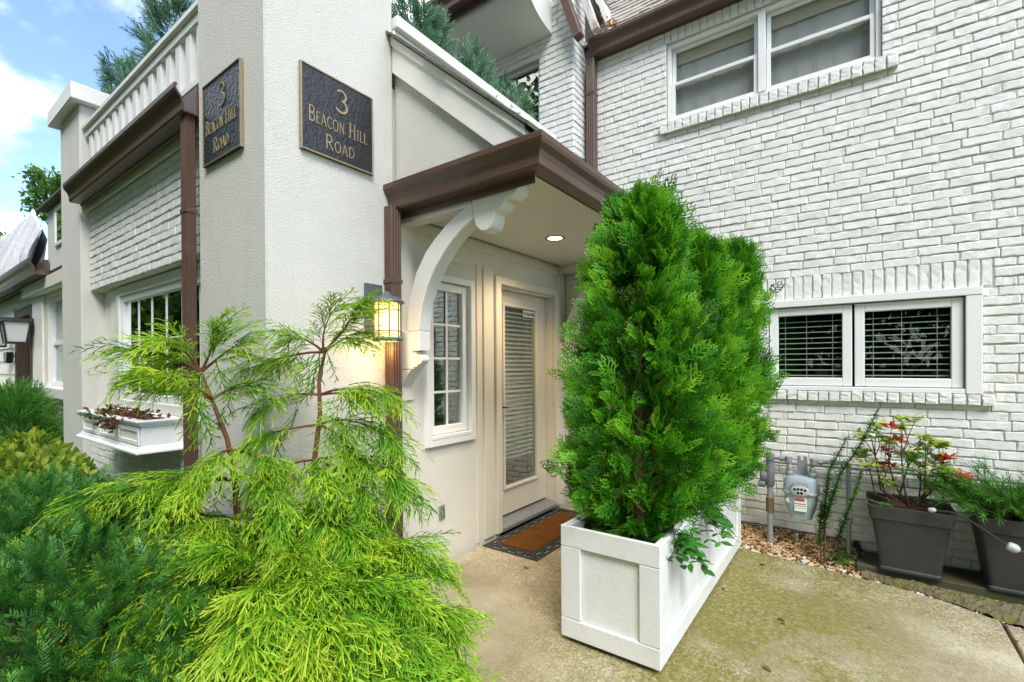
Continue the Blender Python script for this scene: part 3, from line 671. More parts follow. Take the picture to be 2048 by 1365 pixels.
# flat boards between window and door
box('batten', 'trim_lamp_tint', house, XB, XB + 0.012, 3.172, 3.186, 0.0, 2.44); box('batten', 'trim_lamp_tint', house, XB, XB + 0.016, 3.262, 3.40, 0.0, 2.44, 0.003)
box('batten', 'trim_lamp_tint', house, XB, XB + 0.010, 2.42, 3.170, 2.41, 2.425)
box('frieze_board', 'trim_lamp_tint', house, XB, XB + 0.014, 2.30, 4.70, 2.56, 2.655, 0.003)
dr = empty('door', parent=house); dr['label'] = 'white porch door in lamp-warmed colour with a full-height glass pane and blinds'
b = MB(); b.box(XB - 0.02, XB + 0.030, 3.425, 3.508, -0.0, 2.385); b.box(XB - 0.02, XB + 0.030, 4.502, 4.585, -0.0, 2.385); b.box(XB - 0.02, XB + 0.030, 3.508, 4.502, 2.312, 2.385)
b.build('casing', 'trim_lamp_tint', dr, 0.006)
b = MB(); b.box(XB - 0.20, XB - 0.021, 3.507, 3.525, 0.02, 2.31); b.box(XB - 0.20, XB - 0.021, 4.487, 4.503, 0.02, 2.31); b.box(XB - 0.20, XB - 0.021, 3.525, 4.487, 2.295, 2.312)
b.build('jamb', 'trim_lamp_tint', dr)
MB().prism([(XB - 0.20, 0.0), (XB + 0.035, 0.0), (XB + 0.035, 0.035), (XB - 0.02, 0.062), (XB - 0.20, 0.066)], 'Y', 3.512, 4.499).build('threshold', 'pipe_grey', dr, 0.003)
XD = XB - 0.105
DG = (3.715, 4.275, 0.36, 2.14)
b = MB(); z0, z1 = 0.085, 2.292; y0, y1 = 3.53, 4.483
b.box(XD - 0.045, XD, y0, DG[0], z0, z1); b.box(XD - 0.045, XD, DG[1], y1, z0, z1); b.box(XD - 0.045, XD, DG[0], DG[1], z0, DG[2]); b.box(XD - 0.045, XD, DG[0], DG[1], DG[3], z1)
b.build('door_leaf', 'trim_lamp_tint', dr, 0.002)
frame('glazing_bead', 'trim_lamp_tint', dr, 'X', XD + 0.0005, XD + 0.018, DG[0] - 0.03, DG[1] + 0.03, DG[2] - 0.03, DG[3] + 0.03, 0.032, 0.006)
slab('pane', 'glass', dr, 'X', XD - 0.012, XD - 0.008, DG[0], DG[1], DG[2], DG[3])
for k in range(34):
    z = 0.62 + k * 0.0445 + rng.normal(0, 0.0012)
    MB().add([(XD - 0.024, DG[0] + .01, z - 0.006), (XD - 0.024, DG[1] - .01, z - 0.006), (XD - 0.050, DG[1] - .01, z + 0.010), (XD - 0.050, DG[0] + .01, z + 0.010),
              (XD - 0.024, DG[0] + .01, z + 0.003), (XD - 0.024, DG[1] - .01, z + 0.003), (XD - 0.050, DG[1] - .01, z + 0.014), (XD - 0.050, DG[0] + .01, z + 0.014)],
             [(0, 3, 2, 1), (4, 5, 6, 7), (0, 1, 5, 4), (1, 2, 6, 5), (2, 3, 7, 6), (3, 0, 4, 7)]).build('blind_slat', 'blind', dr)
b = MB()
for t in (0.18, 0.5, 0.82): b.box(XD - 0.028, XD - 0.0265, DG[0] + (DG[1] - DG[0]) * t, DG[0] + (DG[1] - DG[0]) * t + 0.003, 0.60, 2.14)
b.build('blind_cord', 'blind', dr)
h = MB(); h.lathe([(0.026, 0), (0.026, 0.008), (0.020, 0.012)], (XD, 3.60, 1.15), 16, 'X'); h.tube([(XD + 0.01, 3.60, 1.15), (XD + 0.05, 3.60, 1.15), (XD + 0.055, 3.63, 1.15), (XD + 0.055, 3.70, 1.145)], [0.010, 0.010, 0.009, 0.007], 8); h.build('handle', 'black_iron', dr, 0, True)
h = MB(); h.box(XD, XD + 0.006, 3.578, 3.622, 0.98, 1.10); h.lathe([(0.022, 0), (0.022, 0.012), (0.012, 0.018)], (XD + 0.004, 3.60, 1.04), 16, 'X'); h.build('lock', 'black_iron', dr)
# sign on the glass
sg = box('sticker', 'paper', dr, XD - 0.0075, XD - 0.0070, 4.06, 4.272, 2.062, 2.132)
tw = text_width('No Soliciting'.replace('t', 't'), 0.038, 0.027)
_l = lettering('No Soliciting', 0, 0, 0.034, 0.026, 0, 0.0004, 0.26)
me = _l.build('sticker_print', 'ink', dr, 0); me.rotation_euler = (0, 0, R(90)); w_ = max(v[0] for v in _l.v); me.scale = (0.19 / w_, 1, 1); me.location = (XD - 0.0068, 4.072, 2.080)
b = MB(); b.box(XD - 0.0075, XD - 0.007, DG[0] + 0.004, DG[0] + 0.05, 2.095, 2.13); b.box(XD - 0.0075, XD - 0.007, DG[0] + 0.004, DG[0] + 0.055, 2.045, 2.075); b.build('sticker', 'ink_blue', dr)
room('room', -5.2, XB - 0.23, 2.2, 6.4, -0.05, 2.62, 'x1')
oc = box('outlet_cover', 'pipe_grey', house, XB, XB + 0.012, 2.695, 2.760, 0.325, 0.440, 0.004); oc['label'] = 'small grey outlet cover low on the stucco'
MB().box(XB + 0.0125, XB + 0.024, 2.709, 2.720, 0.345, 0.425).box(XB + 0.0125, XB + 0.024, 2.735, 2.746, 0.345, 0.425).build('socket_flap', 'pipe_dark', oc, 0.003)

# ---- stucco pier carrying the house number
pier = box('stucco_pier', 'stucco', house, -3.53, XP, YP, 2.235, -0.1, 4.9, 0.012)
# ---- porch canopy: soffit, triangular stucco cheek, raking board, shingles, gutter
box('soffit', 'soffit', house, XP, -1.488, 2.285, YA - 0.002, 2.655, 2.70)
TA = math.tan(R(40.3))
MB().prism([(XP - 0.01, 2.80), (-1.58, 2.80), (XP - 0.01, 2.80 + (1.07) * TA)], 'Y', 2.262, 2.40).build('stucco_cheek', 'stucco', house)
def rk(d0, d1): return [(XP + 0.002, 3.892 - d0), (-1.505, 3.892 - d0 - (1.145) * TA), (-1.505 - 0.0, 3.892 - d1 - 1.145 * TA), (XP + 0.002, 3.892 - d1)]
MB().prism(rk(0.028, 0.262), 'Y', 2.222, 2.2615).build('rake_board', 'trim_white', house, 0.004)
MB().prism(rk(0.010, 0.075), 'Y', 2.205, 2.2215).build('rake_moulding', 'trim_white', house, 0.004)
r3_ = np.random.default_rng(9)
b = MB(); n = 13
for k in range(n):
    x0 = XP + 0.003 + 1.16 * k / n; x1 = XP + 1.16 * (k + 1) / n + 0.03; z0 = 3.892 - (x0 - XP) * TA; z1 = 3.892 - (x1 - XP) * TA; t = 0.016 + 0.010 * r3_.random(); e = 2.165 + 0.02 * r3_.random()
    b.prism([(x0, z0 - 0.004), (x1, z1 - 0.002), (x1, z1 + t), (x0, z0 + t * 0.4)], 'Y', e, YA - 0.02)
tag(b.build('canopy_shingles', 'shingle_dark', house), kind='stuff')
gutter(house, [(XP - 0.02, 2.275), (-1.485, 2.275), (-1.485, YA - 0.01)], 2.645)
MB().box(XP + 0.003, -1.486, 2.276, 2.2845, 2.60, 2.80).box(-1.4875, -1.4852, 2.30, YA - 0.02, 2.64, 2.80).build('fascia', 'brown_metal', house)
downspout(house, XP + 0.004, XP + 0.078, 2.142, 2.232, 0.0, 2.66)
# two curved timber brackets
OUT = [(-2.60, 1.80), (-2.592, 1.92), (-2.565, 2.06), (-2.50, 2.21), (-2.41, 2.335), (-2.317, 2.418), (-2.22, 2.485), (-2.10, 2.55), (-1.98, 2.60)]
INN = [(-1.965, 2.495), (-2.06, 2.445), (-2.14, 2.39), (-2.22, 2.32), (-2.31, 2.225), (-2.385, 2.11), (-2.44, 1.99), (-2.465, 1.88), (-2.472, 1.80)]
SCR = [(-1.98, 2.60), (-1.965, 2.495), (-1.945, 2.44), (-1.91, 2.405), (-1.865, 2.395), (-1.825, 2.41), (-1.80, 2.45), (-1.797, 2.50), (-1.765, 2.505), (-1.73, 2.53), (-1.71, 2.565), (-1.665, 2.56), (-1.625, 2.585), (-1.61, 2.62), (-1.61, 2.654), (-1.98, 2.654)]
for y0 in (2.30, 4.575):
    y1 = y0 + 0.11
    br = empty('bracket', parent=house)
    if y0 < 3: br['label'] = 'curved white timber bracket beside the lit wall lantern'
    else: br['label'] = 'curved white timber bracket beyond the porch door'
    MB().prism(OUT + INN, 'Y', y0, y1).build('brace', 'trim_white', br, 0.005, True)
    MB().prism(SCR, 'Y', y0 - 0.004, y1 + 0.004).build('scroll', 'trim_white', br, 0.005, True)
    box('top_rail', 'trim_white', br, XB + 0.002, -1.99, y0 + 0.002, y1 - 0.002, 2.575, 2.6535, 0.004)
    MB().prism([(-2.672, 1.53), (-2.545, 1.53), (-2.545, 1.66), (-2.472, 1.66), (-2.472, 1.7985), (-2.60, 1.7985), (-2.672, 1.81)], 'Y', y0 + 0.001, y1 - 0.001).build('foot', 'trim_white', br, 0.004)
    MB().prism([(-2.688, 1.40), (-2.672, 1.40), (-2.60, 1.49), (-2.56, 1.528), (-2.688, 1.528)], 'Y', y0 + 0.003, y1 - 0.003).build('corbel', 'trim_white', br)
    box('block', 'trim_white', br, -2.5445, -2.518, y0 + 0.012, y1 - 0.012, 1.545, 1.655, 0.003)
    MB().prism([(-2.5175, 1.56)] + [(-2.5175 + 0.05 * math.sin(R(a)), 1.60 - 0.04 * math.cos(R(a))) for a in range(10, 171, 16)] + [(-2.5175, 1.64)], 'Y', y0 + 0.02, y1 - 0.02).build('knob', 'trim_white', br, 0.003, True)
    MB().box(XB, XB + 0.018, y0 - 0.02, y1 + 0.02, 1.3, 2.655).build('wall_plate', 'trim_lamp_tint', br, 0.003)
# recessed soffit light
rl = empty('recessed_light', (0, 0, 0), parent=house); rl['label'] = 'lit recessed ceiling light in the porch soffit'
MB().lathe([(0.062, 0), (0.085, 0), (0.085, -0.008), (0.062, -0.004)], (-2.102, 3.539, 2.6545), 32, 'Z', False).build('trim_ring', 'gold', rl, 0, True)
MB().lathe([(0.001, 0), (0.0615, 0), (0.0615, -0.002), (0.001, -0.002)], (-2.102, 3.539, 2.6535), 32).build('lamp_lens', 'recessed_glow', rl)
ld = bpy.data.lights.new('recessed_lamp', 'SPOT'); ld.energy = 38; ld.color = (1, 0.74, 0.44); ld.spot_size = R(140); ld.spot_blend = 0.8; ld.shadow_soft_size = 0.06
lo = bpy.data.objects.new('recessed_lamp', ld); COL.objects.link(lo); lo.location = (-2.102, 3.539, 2.64); lo.parent = rl

# ---- terrace above the porch: white parapet boards, deck, balustrade
for k, (z0, z1, d) in enumerate(((3.70, 3.865, 0.0), (3.867, 3.945, 0.045), (3.947, 4.035, 0.085))):
    box('parapet_board', 'trim_white', house, XB - 0.06, XB + d, 2.24, 4.435, z0, z1, 0.006)
box('terrace_deck', 'shingle_dark', house, -8.6, -2.76, 1.66, 4.43, 3.40, 3.50)
bal = empty('balustrade', parent=house); bal['label'] = 'white picket balustrade above the brown gutter'
box('top_rail', 'trim_white', bal, -6.40, -3.54, 1.345, 1.455, 3.985, 4.035, 0.008); box('rail_moulding', 'trim_white', bal, -6.40, -3.54, 1.368, 1.432, 3.915, 3.983, 0.006)
box('bottom_rail', 'trim_white', bal, -6.40, -3.54, 1.372, 1.428, 3.50, 3.55, 0.004)
for k in range(15):
    x = -6.30 + k * 0.187
    box('baluster', 'trim_white', bal, x, x + 0.088, 1.380, 1.420, 3.552, 3.913, 0.004)
# left pillar with cap
pl = box('stucco_pillar', 'stucco', house, -7.19, -6.41, YP, 1.64, -0.1, 4.262, 0.012)
box('pillar_cap', 'trim_white', pl, -7.33, -6.33, 1.25, 1.72, 4.264, 4.43, 0.008)

# ---- bay between pillar and pier: gutter, frieze, brick panel, window, brickwork below
gutter(house, [(-6.36, 1.325), (-3.515, 1.325)], 3.215)
box('fascia', 'brown_metal', house, -6.40, -3.535, 1.3255, 1.345, 3.205, 3.42)
box('bay_soffit', 'brown_metal', house, -6.405, -3.532, 1.3455, 1.48, 3.262, 3.285)
box('frieze_board', 'trim_lamp_tint', house, -6.405, -3.532, 1.376, 1.398, 3.165, 3.26, 0.004)
wc = holed('brick_wall', 'mortar_paint', house, 'Y', 1.408, 1.70, -6.408, -3.532, 2.345, 3.262, [])
lay(wc, 'Y', 1.40, -6.405, -3.535, 2.350, 3.165)
wd = holed('brick_wall', 'mortar_paint', house, 'Y', 1.408, 1.60, -6.408, -3.532, -0.1, 1.10, [])
lay(wd, 'Y', 1.40, -6.405, -3.535, 0.20, 1.09)
holed('stucco_wall', 'trim_lamp_tint', house, 'Y', 1.520, 1.66, -6.408, -3.532, 1.09, 2.36, [(-5.78, -3.62, 1.19, 2.29)])
wb = empty('window', parent=house); wb['label'] = 'large bay window with grid glazing bars behind the golden cypress'
frame('casing', 'trim_white', wb, 'Y', 1.470, 1.60, -5.86, -3.54, 1.17, 2.335, 0.085, 0.006)
box('casing_board', 'trim_white', wb, -6.12, -5.865, 1.495, 1.518, 1.10, 2.34, 0.005)
box('window_sill', 'trim_white', wb, -5.90, -3.54, 1.43, 1.62, 1.105, 1.168, 0.005)
sb = frame('sash', 'vinyl', wb, 'Y', 1.490, 1.55, -5.773, -3.627, 1.257, 2.248, 0.06, 0.004)
slab('pane', 'glass_coated', sb, 'Y', 1.520, 1.524, -5.714, -3.686, 1.316, 2.190)
for k in range(1, 6):
    x = -5.714 + 2.028 * k / 6
    box('muntin', 'vinyl', sb, x - 0.003, x + 0.003, 1.513, 1.519, 1.318, 2.188)
box('muntin', 'vinyl', sb, -5.712, -3.688, 1.5135, 1.5185, 1.80, 1.812)
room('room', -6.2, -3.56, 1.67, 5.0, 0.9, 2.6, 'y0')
downspout(house, -3.632, -3.545, 1.262, 1.318, 0.0, 3.22)
finish_bricks(house, 300, [(1130, 380, 1530, 1100), (0, 880, 700, 1365), (760, 250, 1130, 800)])

# ================================================================== NEIGHBOUR
nb = empty('neighbour_house', (0, 0, 0), 'white neighbouring house with a dark brown door and a tarpaulin on its roof', 'house')
NY = 1.65
NW = (-9.80, -8.3, 1.30, 2.62)
NDOOR = (-12.2, -10.72, -0.1, 2.60)
holed('wall', 'trim_lamp_tint', nb, 'Y', NY, NY + 0.2, -26, -7.0, 1.12, 2.95, [NW, NDOOR])
nw1 = holed('brick_wall', 'mortar_paint', nb, 'Y', NY + 0.008, NY + 0.19, -10.68, -7.0, -0.1, 1.12, [])
box('plinth', 'trim_lamp_tint', nb, -26, NDOOR[0], NY, NY + 0.19, -0.1, 1.118)
lay(nw1, 'Y', NY, -10.66, -7.2, 0.1, 1.115)
finish_bricks(nb, 0)
box('window_sill', 'brick_paint', nb, -10.68, -7.2, NY - 0.11, NY + 0.05, 1.13, 1.295, 0.02)
box('pilaster', 'trim_white', nb, -10.66, -9.95, NY - 0.035, NY - 0.001, 1.297, 2.66, 0.01)
box('frieze', 'trim_lamp_tint', nb, -10.9, -7.2, NY - 0.12, NY - 0.002, 2.665, 2.86, 0.02)
w_ = empty('window', parent=nb)
frame('casing', 'vinyl', w_, 'Y', NY + 0.03, NY + 0.15, NW[0] + 0.003, NW[1], NW[2] + 0.003, NW[3] - 0.003, 0.06, 0.004)
box('meeting_rail', 'vinyl', w_, NW[0] + 0.064, NW[1] - 0.062, NY + 0.05, NY + 0.11, 1.90, 1.96, 0.004)
slab('pane', 'glass', w_, 'Y', NY + 0.08, NY + 0.084, NW[0] + 0.062, NW[1] - 0.062, NW[2] + 0.062, 1.899)
slab('pane', 'glass', w_, 'Y', NY + 0.081, NY + 0.085, NW[0] + 0.062, NW[1] - 0.062, 1.961, NW[3] - 0.062)
slab('curtain', 'room_dark', w_, 'Y', NY + 0.17, NY + 0.18, NW[0], NW[1], NW[2], NW[3])
d_ = empty('door', parent=nb); d_['label'] = 'dark brown door'
frame('door_frame', 'brown_wood', d_, 'Y', NY - 0.03, NY + 0.15, NDOOR[0] + 0.003, NDOOR[1] - 0.003, 0.0, NDOOR[3] - 0.003, 0.16, 0.01, 0.02)
box('door_leaf', 'brown_wood', d_, NDOOR[0] + 0.17, NDOOR[1] - 0.17, NY + 0.10, NY + 0.15, 0.03, 2.42)
for x in (0.30, 0.74):
    frame('panel', 'brown_wood', d_, 'Y', NY + 0.085, NY + 0.0995, NDOOR[0] + x, NDOOR[0] + x + 0.38, 0.3, 2.2, 0.05, 0.01)
MB().tube([(-10.98, NY + 0.09, 1.18), (-10.98, NY + 0.03, 1.18), (-11.12, NY + 0.03, 1.18)], 0.018, 8).build('handle', 'pipe_grey', d_, 0, True)
for k in range(9):     # lapped siding beside the door, each board a part
    z = 0.5 + k * 0.24
    MB().prism([(NY - 0.03, z), (NY - 0.001, z), (NY - 0.001, z + 0.235), (NY - 0.006, z + 0.235)], 'X', -15.5, -12.26).build('siding_board', 'trim_white', nb)
gutter(nb, [(-26, NY - 0.12), (-9.15, NY - 0.12)], 2.86, 1.3)
box('fascia', 'brown_metal', nb, -26, -9.15, NY - 0.12, NY - 0.09, 2.84, 3.08); box('soffit', 'brown_wood', nb, -26, -7.2, NY - 0.09, NY + 0.01, 2.865, 2.90)
MB().add([(-26, NY - 0.12, 3.07), (-9.25, NY - 0.12, 3.07), (-9.45, 1.60, 3.42), (-12.6, 1.98, 4.46), (-26, 1.98, 4.46)], [(0, 1, 2, 3, 4)]).build('roof_slope', 'shingle_dark', nb)
dm = box('dormer', 'trim_white', nb, -9.30, -7.2, 1.575, 2.5, 2.92, 3.78, 0.01)
MB().prism([(1.48, 3.79), (2.6, 3.79), (2.6, 4.2), (1.48, 3.82)], 'X', -9.42, -7.2).build('dormer_roof', 'shingle_dark', dm)
frame('dormer_window', 'vinyl', dm, 'Y', 1.55, 1.574, -8.78, -8.0, 3.20, 3.72, 0.05, 0.004)
slab('pane', 'glass_coated', dm, 'Y', 1.560, 1.564, -8.74, -8.04, 3.24, 3.68)
# tarpaulin with folds fanning out from the ridge
rt = np.random.default_rng(5)
A = np.array((-12.60, 1.99, 4.56)); NU, NVv = 150, 18; V = []
ph = rt.random(8) * 6.28
for i in range(NU + 1):
    s = i / NU; bx_ = -26 + s * (26 - 9.55)
    top = np.array((min(A[0], bx_ + (A[0] - bx_) * (0.15 if bx_ < -16 else 0.15 + 0.85 * min(1, (bx_ + 16) / 3.0))), 1.99, 4.56))
    if bx_ > A[0]: top = A + (np.array((-9.55, 1.60, 3.55)) - A) * ((bx_ - A[0]) / (A[0] * -1 - 9.55)) ** 1.0
    bot = np.array((bx_, 1.50, 3.02 + 0.03 * math.sin(s * 60)))
    ang = s * 40
    for j in range(NVv + 1):
        t = j / NVv; p = top * (1 - t) + bot * t
        f = 0.05 * math.sin(ang * 1.7 + ph[0]) + 0.035 * math.sin(ang * 3.3 + ph[1]) + 0.02 * math.sin(ang * 7.1 + ph[2])
        f *= math.sin(math.pi * (0.15 + 0.7 * t)) * (0.4 + 0.6 * t)
        p = p + np.array((0, -0.9, 0.4)) * (abs(f) * 1.6 + 0.03) + np.array((0, 0, -0.05 * math.sin(math.pi * t)))
        V.append(tuple(p))
F = [(i * (NVv + 1) + j, (i + 1) * (NVv + 1) + j, (i + 1) * (NVv + 1) + j + 1, i * (NVv + 1) + j + 1) for i in range(NU) for j in range(NVv)]
me = bpy.data.meshes.new('tarpaulin'); me.from_pydata(V, [], F); me.update(); me.polygons.foreach_set('use_smooth', [True] * len(F))
tp = link('tarpaulin', me, 'tarp'); sm = tp.modifiers.new('thickness', 'SOLIDIFY'); sm.thickness = 0.01
tag(tp, 'silver tarpaulin with fanned folds draped over the neighbouring roof', 'tarpaulin')

def square_lantern(x, y, z, label, s=1.0):
    t = empty('porch_lantern', (x, y, z), label, 'lantern', 'dark square lanterns at the brown door')
    b = MB(); b.box(-0.02, 0.02, 0.0, 0.17, 0.30, 0.34); b.box(-0.07, 0.07, 0.17, 0.198, 0.10, 0.36); b.build('arm', 'black_iron', t, 0.004)
    MB().prism([(-0.165, 0.285), (0.165, 0.285), (0.165, 0.305), (0.12, 0.345), (0.05, 0.36), (-0.05, 0.36), (-0.12, 0.345), (-0.165, 0.305)], 'Y', -0.165, 0.165).build('roof_plate', 'black_iron', t, 0.004)
    b = MB()
    for a in (-1, 1):
        for c in (-1, 1): b.tube([(a * 0.15, c * 0.15, 0.29), (a * 0.11, c * 0.11, -0.02)], 0.013, 6)
    b.box(-0.125, 0.125, -0.125, 0.125, -0.045, -0.015); b.build('cage', 'black_iron', t)
    MB().add([(-.105, -.105, -0.014), (.105, -.105, -0.014), (.105, .105, -0.014), (-.105, .105, -0.014), (-.14, -.14, 0.283), (.14, -.14, 0.283), (.14, .14, 0.283), (-.14, .14, 0.283)],
             [(0, 3, 2, 1), (4, 5, 6, 7), (0, 1, 5, 4), (1, 2, 6, 5), (2, 3, 7, 6), (3, 0, 4, 7)]).build('glass_shade', 'frosted', t)
    return t
square_lantern(-10.58, 1.415, 1.99, 'dark square lantern with frosted glass on the window side of the brown door')
square_lantern(-12.40, 1.415, 1.99, 'dark square lantern with frosted glass at the far side of the brown door')
mb_ = MB().prism([(-12.62, 1.86), (-12.24, 1.86), (-12.32, 1.66), (-12.54, 1.66)], 'Y', NY - 0.12, NY - 0.035).build('wall_box', 'black_iron', None, 0.01)
tag(mb_, 'small black tapered box hung on the white siding beside the brown door', 'mailbox')

# ================================================================== PLAQUES
def plaque(loc, rz, label):
    t = empty('house_plaque', loc, label, 'plaque', 'black and gold house number plaques', rz)
    S = 0.512
    MB().box(-S / 2, S / 2, -0.020, 0.0, 0, S).build('plate', 'black_plaque', t, 0.003)
    b = MB(); w = 0.008
    b.box(-S / 2 - 0.002, -S / 2 + w, -0.0235, -0.001, -0.002, S + 0.002); b.box(S / 2 - w, S / 2 + 0.002, -0.0235, -0.001, -0.002, S + 0.002)
    b.box(-S / 2 + w, S / 2 - w, -0.026, -0.0205, S - w, S + 0.002); b.box(-S / 2 + w, S / 2 - w, -0.026, -0.0205, -0.002, w)
    b.build('border', 'gold', t, 0.002)
    for txt, base, h, sm_, cx, wmax in (('3', 0.315, 0.140, 0.140, 0.015, 0.09), ('Beacon Hill', 0.182, 0.094, 0.071, 0.0, 0.412), ('Road', 0.052, 0.090, 0.068, 0.005, 0.20)):
        L_ = lettering(txt, 0, base, h, sm_, -0.020, 0.004, 0.100 if txt != '3' else 0.095)
        xs = [v[0] for v in L_.v]; k = wmax / (max(xs) - min(xs)); x0 = min(xs)
        L_.v = [((v[0] - x0) * k - wmax / 2 + cx, v[1], v[2]) for v in L_.v]
        L_.build('lettering', 'gold', t)
    return t
plaque((XP + 0.001, 1.785, 2.842), R(90), 'black plaque reading 3 Beacon Hill Road on the pier face above the lit lantern')
plaque((-3.148, YP - 0.001, 2.842), 0.0, 'black plaque reading 3 Beacon Hill Road beside the ribbed downspout')

# ================================================================== LIT WALL LANTERN
lt = empty('wall_lantern', (-2.50, 2.045, 1.715), 'lit amber glass lantern with a slate cap on the stucco pier', 'lantern')
MB().box(XP + 2.50 + 0.001, XP + 2.50 + 0.022, -0.075, 0.07, 0.06, 0.395).build('back_plate', 'lantern_metal', lt, 0.006)
MB().box(XP + 2.50 + 0.022, -0.02, -0.022, 0.022, 0.245, 0.275).build('arm', 'lantern_metal', lt, 0.004)
MB().lathe([(0.002, 0.335), (0.018, 0.328), (0.030, 0.308), (0.040, 0.302), (0.075, 0.292), (0.104, 0.272), (0.112, 0.258), (0.108, 0.252), (0.002, 0.254)], (0, 0, 0), 28).build('cap', 'lantern_metal', lt, 0, True)
MB().lathe([(0.002, 0.0), (0.095, 0.0), (0.100, 0.008), (0.098, 0.022), (0.085, 0.028), (0.002, 0.028)], (0, 0, 0), 28).build('base_plate', 'lantern_metal', lt, 0, True)
MB().lathe([(0.078, 0.029), (0.080, 0.04), (0.080, 0.24), (0.077, 0.2515), (0.072, 0.2515), (0.074, 0.24), (0.074, 0.04), (0.072, 0.029)], (0, 0, 0), 28).build('glass_shade', 'lamp_glass', lt, 0, True)
for k in range(8):
    a = 2 * math.pi * (k + 0.3) / 8
    MB().tube([(0.088 * math.cos(a), 0.088 * math.sin(a), 0.024), (0.088 * math.cos(a), 0.088 * math.sin(a), 0.256)], 0.0045, 6).build('cage_bar', 'lantern_metal', lt)
for z in (0.068, 0.205):
    MB().tube([(0.0905 * math.cos(2 * math.pi * i / 24), 0.0905 * math.sin(2 * math.pi * i / 24), z) for i in range(25)], 0.0035, 6, False).build('cage_ring', 'lantern_metal', lt)
ld = bpy.data.lights.new('lantern_lamp', 'POINT'); ld.energy = 5.0; ld.color = (1, 0.58, 0.22); ld.shadow_soft_size = 0.075
lo = bpy.data.objects.new('lantern_lamp', ld); COL.objects.link(lo); lo.location = (0, 0, -0.03); lo.parent = lt
ld.energy = 2.2

# ================================================================== PLANTER BOX
PX0, PX1, PY0, PY1, PZ0, PZ1 = -1.352, -0.785, 2.318, 4.352, 0.028, 0.652
pb = empty('planter_box', ((PX0 + PX1) / 2, PY0, 0), 'long white panelled wooden planter box holding the arborvitae', 'planter')
pb.location = (0, 0, 0)
T = 0.022
box('side_panel', 'planter_paint', pb, PX0 + T, PX1 - T, PY0 + T, PY0 + T + 0.02, PZ0, PZ1 - 0.01)
box('side_panel', 'planter_paint', pb, PX1 - T - 0.02, PX1 - T, PY0 + T + 0.02, PY1 - T - 0.02, PZ0, PZ1 - 0.01)
box('side_panel', 'planter_paint', pb, PX0 + T, PX0 + T + 0.02, PY0 + T + 0.02, PY1 - T - 0.02, PZ0, PZ1 - 0.01)
box('side_panel', 'planter_paint', pb, PX0 + T, PX1 - T, PY1 - T - 0.02, PY1 - T, PZ0, PZ1 - 0.01)
def board(*a): return box('board', 'planter_paint', pb, *a, 0.0035)
for y0, y1 in ((PY0, PY0 + T - 0.001), (PY1 - T + 0.001, PY1)):
    board(PX0, PX1, y0, y1, PZ1 - 0.115, PZ1); board(PX0, PX1, y0, y1, PZ0, PZ0 + 0.105)
    board(PX0, PX0 + 0.122, y0 + 0.001, y1, PZ0 + 0.107, PZ1 - 0.117); board(PX1 - 0.110, PX1, y0 + 0.001, y1, PZ0 + 0.107, PZ1 - 0.117)
for x0, x1 in ((PX1 - T + 0.001, PX1 - 0.001), (PX0 + 0.001, PX0 + T - 0.001)):
    board(x0, x1, PY0 + T, PY1 - T, PZ1 - 0.105, PZ1 - 0.002); board(x0, x1, PY0 + T, PY1 - T, PZ0, PZ0 + 0.100)
    board(x0, x1, PY0 + T, PY0 + T + 0.10, PZ0 + 0.102, PZ1 - 0.107); board(x0, x1, PY1 - T - 0.10, PY1 - T, PZ0 + 0.102, PZ1 - 0.107)
frame_ = MB(); frame_.box(PX0 + T + 0.021, PX0 + 0.10, PY0 + 0.10, PY1 - 0.10, -0.0, PZ0 - 0.001).box(PX1 - 0.10, PX1 - T - 0.021, PY0 + 0.10, PY1 - 0.10, 0.0, PZ0 - 0.001).build('skid', 'black_iron', pb)
rs = np.random.default_rng(2); nx, ny = 14, 46; V = []
for i in range(nx + 1):
    for j in range(ny + 1):
        V.append((PX0 + 0.043 + (PX1 - PX0 - 0.086) * i / nx, PY0 + 0.043 + (PY1 - PY0 - 0.086) * j / ny, 0.585 + rs.normal(0, 0.010)))
MB().add(V, [(i * (ny + 1) + j, (i + 1) * (ny + 1) + j, (i + 1) * (ny + 1) + j + 1, i * (ny + 1) + j + 1) for i in range(nx) for j in range(ny)]).build('planting_soil', 'soil', pb, 0, True)

# ================================================================== DOORMAT
MX0, MX1, MY0, MY1 = -2.60, -2.045, 3.13, 4.43
mt = empty('doormat', (0, 0, 0), 'brown coir doormat with a black scrollwork rubber border at the porch door', 'doormat')
MB().box(MX0 + 0.105, MX1 - 0.105, MY0 + 0.115, MY1 - 0.115, 0.008, 0.019).build('coir_centre', 'coir', mt, 0.003)
b = MB()
for (o, w, h) in ((0.0, 0.022, 0.011), (0.082, 0.026, 0.012)):
    x0, x1, y0, y1 = MX0 + o, MX1 - o, MY0 + o, MY1 - o
    b.box(x0, x1, y0, y0 + w, 0.002, h); b.box(x0, x1, y1 - w, y1, 0.002, h); b.box(x0, x0 + w, y0 + w, y1 - w, 0.002, h); b.box(x1 - w, x1, y0 + w, y1 - w, 0.002, h)
b.build('rubber_rim', 'rubber', mt, 0.002)
box('rubber_backing', 'rubber', mt, MX0 + 0.104, MX1 - 0.104, MY0 + 0.112, MY1 - 0.112, 0.002, 0.0075)
